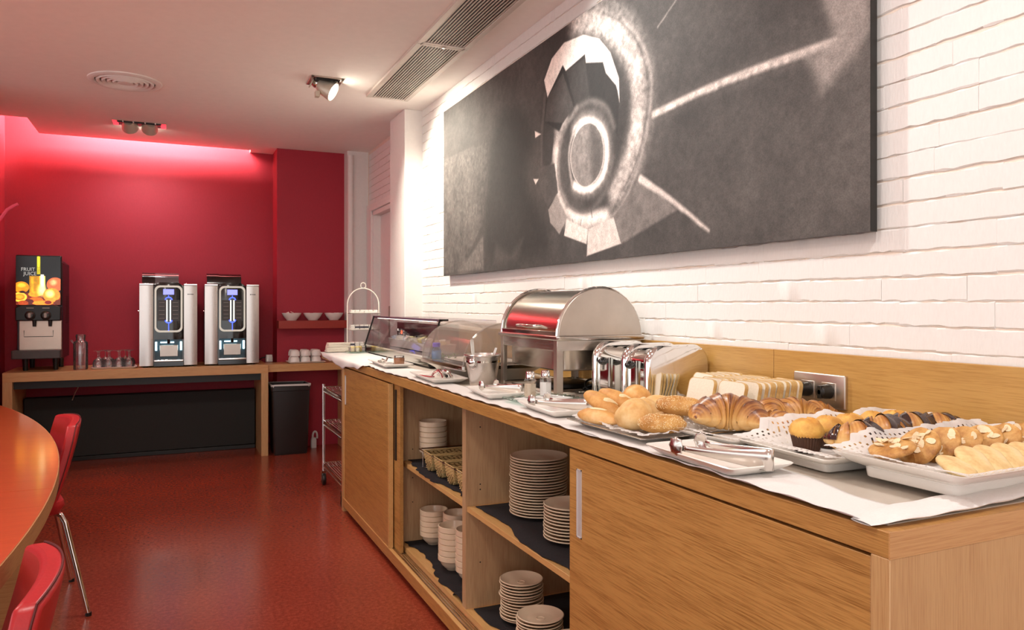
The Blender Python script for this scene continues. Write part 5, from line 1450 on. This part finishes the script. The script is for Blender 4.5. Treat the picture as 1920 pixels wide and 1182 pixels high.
t = thing('glass_saucer', 'green tinted glass saucer with small jars beside the napkins', 'saucer', (1.150, 5.105, ZI + .0085))
G().loft([rr(.050, .045, .02, 0), rr(.068, .062, .02, .006), rr(.066, .060, .02, .009), rr(.048, .043, .02, .004)]).obj('dish', M['glass_green'], t)
for k, (x, y, w) in enumerate(((1.125, 5.09, 'left'), (1.160, 5.10, 'middle'), (1.182, 5.125, 'right'))):
    t2 = thing('honey_jar', 'tiny honey jar on the green glass saucer, %s one' % w, 'jar', (x, y, ZI + .0135), 0, 'tiny jars on the glass saucer')
    G().lathe([(.012, 0), (.014, .003), (.014, .026), (.012, .029)], 14).obj('jar_body', mat('honey_jar_%d' % k, ('c9b79a', 'd8cbb6', 'b99a6a')[k], .2, 0, .2, 120), t2)
    G().lathe([(.0145, .029), (.0145, .037), (0, .0375)], 14).obj('lid', M['cheese'], t2)
# ------------------------------------------------------------------ platters, doilies, bread and pastries
def crust_mat(name, light, mid, dark, scale=14, spots=0, rough=.55, bmp=.25):
    m, nt, p = nodes(name)
    v = coords(nt)
    f = noise_tex(nt, v, scale, 5, .6); f2 = noise_tex(nt, v, scale * 9, 3, .6)
    mx = N(nt, 'ShaderNodeMath'); mx.operation = 'MULTIPLY_ADD'; mx.inputs[1].default_value = .12
    nt.links.new(f2, mx.inputs[0]); h = N(nt, 'ShaderNodeMath'); h.operation = 'MULTIPLY'; h.inputs[1].default_value = .90
    nt.links.new(f, h.inputs[0]); nt.links.new(h.outputs[0], mx.inputs[2])
    nt.links.new(ramp(nt, mx.outputs[0], [(.34, lin(dark)), (.50, lin(mid)), (.66, lin(light))]), p.inputs['Base Color'])
    p.inputs['Roughness'].default_value = rough
    p.inputs['Subsurface Weight'].default_value = .08; p.inputs['Subsurface Radius'].default_value = (.01, .006, .003)
    bump(nt, p, f2, bmp * .6, .0015)
    return m
def baked_mat(name, stops, rough=.35):
    """Pastry whose colour follows how far each layer edge has browned (the mesh's 'bake' attribute)."""
    m, nt, p = nodes(name)
    at = N(nt, 'ShaderNodeAttribute'); at.attribute_name = 'bake'
    f = noise_tex(nt, coords(nt), 45, 4, .6); f2 = noise_tex(nt, coords(nt, (1, 1, 3)), 260, 3, .6)
    mx = N(nt, 'ShaderNodeMath'); mx.operation = 'MULTIPLY_ADD'; mx.inputs[1].default_value = .45
    nt.links.new(f, mx.inputs[0]); nt.links.new(at.outputs['Fac'], mx.inputs[2])
    nt.links.new(ramp(nt, mx.outputs[0], [(a_, lin(c_)) for a_, c_ in stops]), p.inputs['Base Color'])
    p.inputs['Roughness'].default_value = rough; p.inputs['Coat Weight'].default_value = .25; p.inputs['Coat Roughness'].default_value = .25
    p.inputs['Subsurface Weight'].default_value = .06; p.inputs['Subsurface Radius'].default_value = (.01, .006, .003)
    bump(nt, p, f2, .35, .0015)
    return m
M['roll'] = crust_mat('roll_crust', 'eec489', 'd9a35c', 'bb7c38', 12)
M['bun'] = crust_mat('bun_crust', 'f0d09a', 'e2b878', 'cd9450', 14)
M['crumb'] = crust_mat('pale_crumb', 'f3e3c0', 'ecd5a6', 'dcb980', 30)
M['sesame_bun'] = crust_mat('sesame_bun_crust', 'd8a862', 'c68f4a', 'a86f30', 16)
M['seed'] = mat('sesame_seed', 'f2dcae', .5, 0, .08, 40)
M['toast_crumb'] = mat('toast_crumb', 'e6dac6', .9, 0, .04, 160, .35)
M['toast_crust'] = crust_mat('toast_crust', 'dcbc84', 'cba668', 'b08448', 30)
M['croissant'] = baked_mat('croissant_crust', [(.15, 'edcb8e'), (.42, 'd6a45e'), (.66, 'bb8140'), (.90, '8c5326'), (1, '6b3818')])
M['croissant2'] = baked_mat('croissant_light', [(.15, 'edcb8e'), (.45, 'dcae68'), (.70, 'c28642'), (1, '8f5220')], .45)
M['choc'] = mat('chocolate_glaze', '36231f', .16, 0, .1, 20, 0, coat=.5)
M['muffin'] = crust_mat('muffin_top', 'edc873', 'dfae55', 'c98a38', 22)
M['case'] = mat('brown_paper_case', '4a2f20', .7, 0, .15, 80)
M['almond_cookie'] = crust_mat('almond_cookie', 'd8ab68', 'bf8a48', '98622e', 34, bmp=.7)
M['almond'] = mat('almond_flake', 'ead3ac', .5, 0, .12, 60)
M['butter_biscuit'] = crust_mat('butter_biscuit', 'ecd6a8', 'e4c88e', 'd0a468', 16)

def platter(lab, loc, hx, hy, rz, h):
    t = thing('white_platter', lab, 'platter', loc, rz, 'white oblong platters of pastry')
    G().loft([rr(hx * .80, hy * .66, .012, 0), rr(hx * .81, hy * .68, .014, .002), rr(hx * .82, hy * .69, .014, h * .42), rr(hx * .92, hy * .86, .02, h * .62), rr(hx * .99, hy * .98, .016, h - .005), rr(hx, hy, .014, h - .001), rr(hx - .003, hy - .003, .012, h), rr(hx * .93, hy * .90, .016, h - .006), rr(hx * .84, hy * .72, .014, h * .52), rr(hx * .80, hy * .66, .012, h * .46)]).obj('dish', M['porcelain'], t, 50)
    return t
def doily(lab, loc, hx, hy, rz, base, lip, seed, near=None, cells=(96, 62), over=1.0):
    """Pierced paper doily: flat middle, rising ruffled border with scallops and punched holes."""
    nu, nv = cells
    def fn(u, v):
        a, b = 2 * u - 1, 2 * v - 1
        e = max(abs(a), abs(b))
        x, y = a * hx, b * hy
        k = max(0, (e - .60) / .40)
        ruf = noise.noise((a * 3.2, b * 3.2, seed)) * .012 * k + .0012 * k * math.sin((a - b) * 26 + seed)
        lp = lip
        if near:
            q = max(0, min(1, (max(-a, -b) - .35) / .5)) * (1 if max(-a, -b) >= max(a, b) - .3 else 0)
            lp = lip + (near - lip) * q; ruf *= 1 - .75 * q
        z = base + (lp - base) * k ** .85 + ruf
        if e > .985:
            s_ = (a if abs(b) >= abs(a) else b)
            q = 1 + .05 * abs(math.sin(s_ * 13 * PI / 2 * (1.5 if nu > 60 else 1.2)))
            x *= q if abs(a) >= abs(b) else 1; y *= q if abs(b) > abs(a) else 1
        return (x, y, z)
    def skip(i, j):
        d = min(i, j, nu - 2 - i, nv - 2 - j)
        s_ = i if d in (j, nv - 2 - j) else j
        if d == 2: return s_ % 3 == 1
        if d == 4: return s_ % 3 == 0
        if d == 6: return s_ % 2 == 0 and s_ % 8 < 5
        if d == 8: return s_ % 4 == 2
        if d == 10: return s_ % 3 == 0
        return False
    o = G().grid(fn, nu, nv, skip=skip).obj('paper_doily', M['paper'], None, 80, loc=loc, rot=(0, 0, rz))
    return tag(o, lab, 'doily', 'white paper doilies under the food')
P1 = platter('white platter of almond cookies and butter biscuits, nearest to camera', (1.375, .930, ZT + .0125), .228, .134, .02, .046)
doily('white pierced doily under the cookies and biscuits', (1.370, .930, ZT + .0125), .224, .138, .02, .0222, .072, 1, .0535)
P2 = platter('white platter of muffins and chocolate croissants, the middle one', (1.365, 1.174, ZI + .0015), .232, .130, -.03, .036)
doily('white pierced doily under the muffins and chocolate croissants', (1.372, 1.178, ZI + .0015), .230, .136, -.03, .0172, .076, 5, .0425)
P3 = platter('white platter of plain croissants beside the bread slices', (1.325, 1.440, ZI + .0015), .208, .130, .05, .031)
doily('white pierced doily under the plain croissants', (1.318, 1.440, ZI + .0015), .200, .130, .05, .0152, .046, 9, .0375)
t = thing('silver_tray', 'silver rectangular tray of bread rolls', 'tray', (1.145, 1.640, ZI + .003), .02)
G().loft([rr(.120, .140, .014, 0), rr(.124, .146, .016, .002), rr(.140, .166, .016, .013), rr(.156, .182, .016, .0165), rr(.158, .184, .016, .018), rr(.156, .182, .016, .0195), rr(.140, .165, .014, .0155), rr(.122, .144, .014, .005), rr(.118, .138, .014, .004)]).obj('tray_body', M['silver'], t, 50)
doily('white pierced doily under the bread rolls on silver tray', (1.145, 1.640, ZI + .003), .140, .166, .02, .0075, .026, 13, None, (66, 78))
t = thing('bread_platter', 'white platter hidden under the rows of sliced bread', 'platter', (1.455, 1.725, ZI + .0015))
G().loft([rr(.125, .155, .012, 0), rr(.150, .180, .014, .016), rr(.148, .178, .014, .018), rr(.122, .150, .012, .007)]).obj('dish', M['porcelain'], t)
doily('white pierced doily under the sliced bread', (1.438, 1.725, ZI + .0015), .150, .175, 0, .0085, .028, 17, None, (58, 66))

def blob(rx, ry, rz, seed, amp=.06, nu=28, nv=18, bend=0, flat=.55, waist=0, freq=2.5):
    def fn(u, v):
        a = 2 * PI * u; b = PI * (v - .5)
        c = math.cos(b); p = Vector((math.cos(a) * c, math.sin(a) * c, math.sin(b)))
        k = 1 + amp * noise.noise((p.x * freq + seed, p.y * freq, p.z * freq))
        wst = 1 - waist * math.exp(-(p.x * 3.5) ** 2)
        z = p.z * rz * k
        if z < 0: z *= flat
        return (p.x * rx * k, p.y * ry * k * wst + bend * p.x ** 2, z * wst)
    g = G(); g.grid(fn, nu, nv, True, False); return g
def roll(name, lab, loc, rot, g, m, slash=None, grp='bread rolls on the silver tray'):
    t = thing(name, lab, 'bread roll', loc, 0, grp); t.rotation_euler = rot
    g.obj('crust', m, t, 180)
    if slash:
        rx, ry, rz, x0, w, ang = slash
        def fn(u, v):
            s = u * 2 - 1; q = (v - .5)
            x = x0 + s * rx * .38 * math.cos(ang) ; y = s * ry * .55 * math.sin(ang) + q * w * (1 - s * s) ** .5
            zz = rz * math.sqrt(max(0, 1 - (x / rx) ** 2 - (y / ry) ** 2)) * 1.012 + .0022 * math.cos(q * PI)
            return (x, y, zz)
        G().grid(fn, 12, 6).obj('split_crumb', M['crumb'], t, 180)
    return t
zb = ZI + .0150
roll('baguette_roll', 'golden pointed roll at left front of the silver tray', (1.018, 1.700, zb + .020), (0, .05, math.radians(-72)), blob(.068, .029, .026, 1, .05), M['roll'], (.068, .029, .026, .0, .018, .35))
roll('baguette_roll', 'split golden roll leaning up at far left of the tray', (1.068, 1.762, zb + .045), (0, -.42, math.radians(112)), blob(.066, .031, .028, 2, .05), M['roll'], (.066, .031, .028, -.022, .026, .9))
roll('baguette_roll', 'split golden roll second from far left, behind the round roll', (1.128, 1.778, zb + .050), (0, -.38, math.radians(115)), blob(.064, .030, .027, 3, .05), M['roll'], (.064, .030, .027, -.020, .024, .9))
roll('bun', 'smooth upright bun at the back before the toaster', (1.190, 1.775, zb + .052), (.25, -.5, math.radians(100)), blob(.046, .041, .040, 4, .05, flat=.8), M['roll'])
roll('round_roll', 'large round pale roll at the middle front of tray', (1.065, 1.600, zb + .034), (0, .06, 1.1), blob(.056, .050, .046, 5, .10, flat=.72), M['bun'], (.056, .050, .046, .012, .016, .5))
roll('bun', 'pale oval bun behind the large round roll', (1.140, 1.672, zb + .035), (0, 0, .3), blob(.048, .038, .036, 6, .06, flat=.8), M['bun'], (.048, .038, .036, .0, .012, .3))
roll('bun', 'pale bun at the back right behind the upper sesame roll', (1.205, 1.690, zb + .040), (0, .1, -.3), blob(.052, .038, .034, 7, .06, flat=.8), M['bun'])
roll('bun', 'pale bun mostly hidden under the sesame rolls', (1.160, 1.590, zb + .020), (0, .0, -.3), blob(.046, .036, .026, 8, .06, flat=.8), M['bun'])
def sesame(lab, loc, rot, seed, rx, ry, rz, bend):
    t = roll('sesame_roll', lab, loc, rot, blob(rx, ry, rz, seed, .07, 32, 20, bend, .75, .10), M['sesame_bun'])
    rnd = random.Random(seed); g = G()
    for k in range(620):
        a = rnd.random() * 2 * PI; b = math.asin(rnd.uniform(-.25, 1))
        c = math.cos(b); p = Vector((math.cos(a) * c, math.sin(a) * c, math.sin(b)))
        kk = 1 + .07 * noise.noise((p.x * 2.5 + seed, p.y * 2.5, p.z * 2.5)); ws = 1 - .10 * math.exp(-(p.x * 3.5) ** 2)
        z = p.z * rz * kk; z = z * .75 if z < 0 else z
        q = Vector((p.x * rx * kk, p.y * ry * kk * ws + bend * p.x ** 2, z * ws))
        n = Vector((p.x / rx, p.y / ry, p.z / rz)).normalized()
        t1 = n.cross(Vector((rnd.uniform(-1, 1), rnd.uniform(-1, 1), rnd.uniform(-1, 1)))).normalized(); t2 = n.cross(t1)
        L_, w_ = .0017, .0009
        g.add([q + n * .0009, q + t1 * L_, q + t2 * w_, q - t1 * L_, q - t2 * w_], [(0, 1, 2), (0, 2, 3), (0, 3, 4), (0, 4, 1)])
    o = g.obj('sesame_seeds', M['seed'], t, 0); o['kind'] = 'stuff'
sesame('long sesame roll lying on top toward the croissants', (1.178, 1.560, zb + .058), (0, .10, math.radians(-30)), 21, .066, .030, .030, -.014)
sesame('sesame roll at the front corner of the silver tray', (1.088, 1.512, zb + .026), (0, .04, math.radians(-20)), 22, .060, .031, .029, .010)

# sliced bread: three rows of slices standing on edge, leaning back towards the wall
def slice_proto():
    t = thing('bread_slice', 'x', 'bread', (0, 0, 0), 0, 'slices of white sandwich bread')
    def prof(k):
        hw = .052 - k; P = []
        for (cx, cz, r_, a0) in ((-1, 0, .006, PI), (1, 0, .006, 1.5 * PI), (1, 1, .016, 0), (-1, 1, .016, .5 * PI)):
            for q in range(5):
                a = a0 + PI / 2 * q / 4
                P.append((cx * (hw - r_) + r_ * math.cos(a), (r_ + k if cz == 0 else .114 - k - r_) + r_ * math.sin(a)))
        return P
    o, i = prof(0), prof(.0014)
    g = G(); n = len(o)
    v = [(-.0055, y, z) for y, z in i] + [(-.0055, y, z) for y, z in o] + [(.0055, y, z) for y, z in o] + [(.0055, y, z) for y, z in i]
    f = []
    for k in range(3):
        for j in range(n):
            j2 = (j + 1) % n; f.append((k * n + j, k * n + j2, (k + 1) * n + j2, (k + 1) * n + j))
    g.add(v, f); g.obj('crust', M['toast_crust'], t, 50)
    G().prism(i, -.0052, .0052).obj('crumb', M['toast_crumb'], t, 30)
    return t
sp = slice_proto(); used = False; rnd = random.Random(2)
rows = [('back row next to the toaster', 1.815, 1.432, [0, .022, .044, .066, .088, .110]),
        ('middle row', 1.702, 1.335, [0, .045, .060, .075, .092, .110, .125, .145, .160, .178, .192, .205]),
        ('front row behind the croissants', 1.592, 1.350, [0, .050, .066, .084, .098, .112, .128, .150, .165, .180, .195])]
FROM = ['foremost slice of', 'second slice of', 'third slice of', 'fourth slice of', 'fifth slice of', 'sixth slice of', 'seventh slice of', 'eighth slice of', 'ninth slice of', 'tenth slice of', 'eleventh slice of', 'rearmost slice of']
for w, y, x0, offs in rows:
    for k, d in enumerate(offs):
        lab = 'white bread, %s the %s' % (FROM[k] if k < len(offs) - 1 else 'rearmost slice of', w)
        loc = (x0 + d, y + rnd.uniform(-.004, .004), ZI + .0140 + (.002 if k == 0 else 0))
        rot = (rnd.uniform(-.03, .03), .20 + rnd.uniform(-.05, .05) if k else .26, rnd.uniform(-.06, .06))
        if not used: sp.location = loc; sp.rotation_euler = rot; sp['label'] = lab; used = True
        else: dup(sp, loc, rot, lab)

# croissants -------------------------------------------------------------------------
def croissant_geo(R=.045, r0=.030, span=2.6, seed=0, ridges=7):
    """Crescent whose section swells in the middle, with overlapping rolled layers."""
    nu, nv = 110, 24
    def fn(u, v):
        s = 2 * u - 1; a = s * span / 2
        env = max(.0004, math.cos(s * PI / 2 * .999)) ** .62
        ph = (abs(s) * ridges * .5 + .10 * math.sin(2 * PI * v + seed)) % 1.0
        step = .84 + .22 * (1 - ph) ** .8 * (1 if abs(s) > .07 else .9)
        rad = r0 * env * step * (1 + .06 * noise.noise((u * 6, v * 3, seed)))
        b = 2 * PI * v
        rr_ = R + rad * math.cos(b) * 1.0
        z = rad * math.sin(b) * .92
        if z < 0: z *= .62
        x = rr_ * math.cos(a) - R; y = (rr_ * math.sin(a)) * 1.12
        return (x, y, z)
    def bake(u, v):
        s = 2 * u - 1
        ph = (abs(s) * ridges * .5 + .10 * math.sin(2 * PI * v + seed)) % 1.0
        top = max(0, math.sin(2 * PI * v))
        b = .10 + .38 * top ** .7
        b += .30 * math.exp(-((ph - .10) / .12) ** 2) * (.3 + .7 * top) - .20 * math.exp(-((ph - .93) / .07) ** 2)
        b += .10 * math.sin(ph * 26 + v * 3) * top + (.12 if seed == 1 else 0) * top
        return b
    g = G().grid(fn, nu, nv, False, True)
    g.bake = [bake(i / (nu - 1), j / nv) for i in range(nu) for j in range(nv)]
    return g, fn
def croissant(lab, loc, rot, seed, m='croissant', choc=None, size=1.0, **k):
    t = thing('croissant' if not choc else 'chocolate_croissant', lab, 'croissant', loc, 0, 'croissants on the white platters'); t.rotation_euler = rot; t.scale = (1.22 * size, 1.22 * size, 1.36 * size)
    g, fn = croissant_geo(seed=seed, **k); po = g.obj('pastry', M[m], t, 60)
    at = po.data.attributes.new('bake', 'FLOAT', 'POINT'); at.data.foreach_set('value', g.bake)
    for (u0, u1) in (choc or ()):
        def band(u, v):
            uu = u0 + (u1 - u0) * u; e = .012 * math.sin(v * 15 + seed) * (1 if u in (0, 1) else 0)
            p = Vector(fn(min(.995, max(.005, uu + e)), v)); c = Vector(fn(min(.995, max(.005, uu)), (v + .5) % 1)); c = (p + c) / 2
            return tuple(c + (p - c) * 1.035 + (p - c).normalized() * .0012)
        G().grid(lambda u, v: band(u, .02 + v * .46), 9, 16).obj('chocolate_band', M['choc'], t, 80)
    return t
zc_ = ZI + .0225
croissant('big dark croissant at the left front of its platter', (1.258, 1.472, zc_ + .036), (.05, -.10, math.radians(48)), 1, size=1.22, R=.046, r0=.036, span=2.9, ridges=8)
croissant('croissant second from left, behind the big dark one', (1.322, 1.470, zc_ + .030), (.0, .0, math.radians(150)), 2, R=.044, r0=.034, span=2.4)
croissant('croissant third from left on the croissant platter', (1.392, 1.474, zc_ + .032), (.1, .0, math.radians(120)), 3, R=.044, r0=.033, span=2.4)
croissant('croissant fourth from left, under the wall sockets', (1.455, 1.462, zc_ + .030), (.0, .1, math.radians(75)), 4, R=.046, r0=.034, span=2.4)
croissant('croissant at the wall end of the croissant platter', (1.520, 1.455, zc_ + .024), (0, .0, math.radians(95)), 5, R=.044, r0=.030, span=2.4)
croissant('croissant lying low between its neighbours at the platter front', (1.330, 1.390, zc_ + .020), (0, .0, math.radians(10)), 6, R=.040, r0=.028, span=2.3)
zp = ZI + .0205; zq = zp + .010
croissant('chocolate striped croissant at the front, beside the cased muffin', (1.270, 1.098, zq + .027), (0, -.05, math.radians(250)), 11, 'croissant2', [(.03, .24), (.50, .76)], R=.045, r0=.031, span=2.3)
croissant('second chocolate croissant from the aisle on the pastry platter', (1.360, 1.118, zq + .030), (.05, 0, math.radians(245)), 12, 'croissant2', [(.08, .32), (.50, .78)], R=.044, r0=.032, span=2.3)
croissant('third chocolate croissant from the aisle on the pastry platter', (1.452, 1.128, zq + .030), (.0, 0, math.radians(240)), 13, 'croissant2', [(.14, .46), (.58, .84)], R=.044, r0=.031, span=2.3)
croissant('chocolate croissant at the wall end of the pastry platter', (1.535, 1.122, zq + .028), (0, 0, math.radians(235)), 14, 'croissant2', [(.20, .44), (.62, .86)], R=.044, r0=.029, span=2.3)
# muffins --------------------------------------------------------------------------
def muffin(lab, x, y, seed, s=1.0):
    t = thing('muffin', lab, 'muffin', (x, y, zp + .0005), 0, 'muffins on the pastry platter'); t.scale = (s, s, s)
    g = G().lathe([(.024, 0), (.0245, .002), (.0315, .034), (.0305, .034), (.024, .004), (0, .003)], 64, wob=lambda a, z: 1 + .035 * (1 if int(a / (2 * PI) * 64 + .5) % 2 else -1) * (z > .001))
    g.obj('paper_case', M['case'], t, 0)
    def fn(u, v):
        a = 2 * PI * u; q = v
        r_ = .0355 * math.sin(PI / 2 * (1 - q) ** .75) if q > .12 else .0355 - (.12 - q) * .04
        z = .030 + .036 * math.sin(PI / 2 * q) + .003 * noise.noise((math.cos(a) * 2, math.sin(a) * 2, q * 3 + seed)) + (.006 * max(0, noise.noise((math.cos(a) * 1.3, math.sin(a) * 1.3, seed * 3.1))) if q > .6 else 0)
        k = 1 + .07 * noise.noise((math.cos(a) * 1.5 + seed, math.sin(a) * 1.5, q))
        return (r_ * k * math.cos(a), r_ * k * math.sin(a), z)
    G().grid(fn, 32, 14, True).obj('muffin_top', M['muffin'], t, 180)
muffin('domed muffin in a brown pleated case at the platter front', 1.238, 1.205, 1, 1.04)
muffin('golden muffin second from the aisle, behind chocolate croissants', 1.318, 1.222, 2)
muffin('golden muffin third from the aisle, behind chocolate croissants', 1.392, 1.228, 3)
muffin('golden muffin fourth from the aisle, behind chocolate croissants', 1.462, 1.226, 4)
muffin('golden muffin at the wall end of the pastry platter', 1.530, 1.224, 5)
# almond cookies ------------------------------------------------------------------------
zk = ZT + .0125 + .027
def almond_cookie(lab, x, y, tilt, rz, seed):
    t = thing('almond_cookie', lab, 'cookie', (x, y, zk + .026), 0, 'almond cookies in the leaning row'); t.rotation_euler = Euler((0, tilt, rz), 'XYZ')
    def fn(u, v):
        a = 2 * PI * u; b = PI * (v - .5)
        r_ = .0415 * max(0, math.cos(b)) ** .55 * (1 + .07 * noise.noise((math.cos(a) * 2, math.sin(a) * 2, seed)))
        return (r_ * math.cos(a), r_ * math.sin(a), .0085 * math.sin(b) + .0032 * noise.noise((math.cos(a) * 5 * v, math.sin(a) * 5 * v, seed + 4)))
    G().grid(fn, 26, 12, True).obj('biscuit', M['almond_cookie'], t, 180)
    rnd = random.Random(seed)
    for k in range(12):
        a = rnd.random() * 6.28; d = .033 * math.sqrt(rnd.random())
        mt = Matrix.Translation((d * math.cos(a), d * math.sin(a), .0088)) @ Euler((rnd.uniform(-.5, .5), rnd.uniform(-.5, .5), rnd.random() * 6)).to_matrix().to_4x4()
        P = [(.0098 * math.cos(q) * (1 - .25 * math.cos(q)), .0062 * math.sin(q)) for q in [2 * PI * i / 9 for i in range(9)]]
        G().prism(P, -.0005, .0007, 'z', M=mt).obj('almond_flake', M['almond'], t, 0)
aw = ['foremost, lying nearly flat at the row end', 'second from the aisle', 'third from the aisle', 'fourth from the aisle', 'fifth from the aisle', 'sixth from the aisle', 'seventh from the aisle', 'last one by the wall']
for k in range(7):
    almond_cookie('almond flaked cookie in leaning row, ' + (aw[k] if k < 6 else aw[7]), 1.240 + .051 * k - (.012 if k == 0 else 0), 0.988 - .006 * k, -.30 if k == 0 else -.80 - .04 * (k % 3), .10 * math.sin(k * 2.1), 31 + k)
bw = ['foremost, lying nearly flat at the row end', 'second from the aisle', 'third from the aisle', 'fourth from the aisle', 'fifth from the aisle', 'sixth from the aisle', 'seventh from the aisle', 'eighth from the aisle', 'last one by the wall']
bmesh_ = None
for k in range(7):
    if bmesh_ is None:
        lo = [rr(.043 * q, .026 * q, .0258 * q, z, 6) for q, z in ((.80, -.0065), (.96, -.004), (1, 0), (.96, .004), (.80, .0065), (.4, .0078))]
        bmesh_ = G().loft(lo).mesh('butter_biscuit', M['butter_biscuit'], 60)
    o = bpy.data.objects.new('butter_biscuit', bmesh_); C.objects.link(o)
    o.location = (1.240 + .044 * k, .870 - .003 * k, zk + .014 + (.004 if k else 0)); o.rotation_euler = Euler((.12, -.20 if k == 0 else -.46 - .03 * (k % 2), math.radians(58) + .06 * math.sin(k)), 'XYZ')
    tag(o, 'pale butter biscuit in overlapping row, ' + (bw[k] if k < 6 else bw[8]), 'biscuit', 'butter biscuits in the overlapping row')
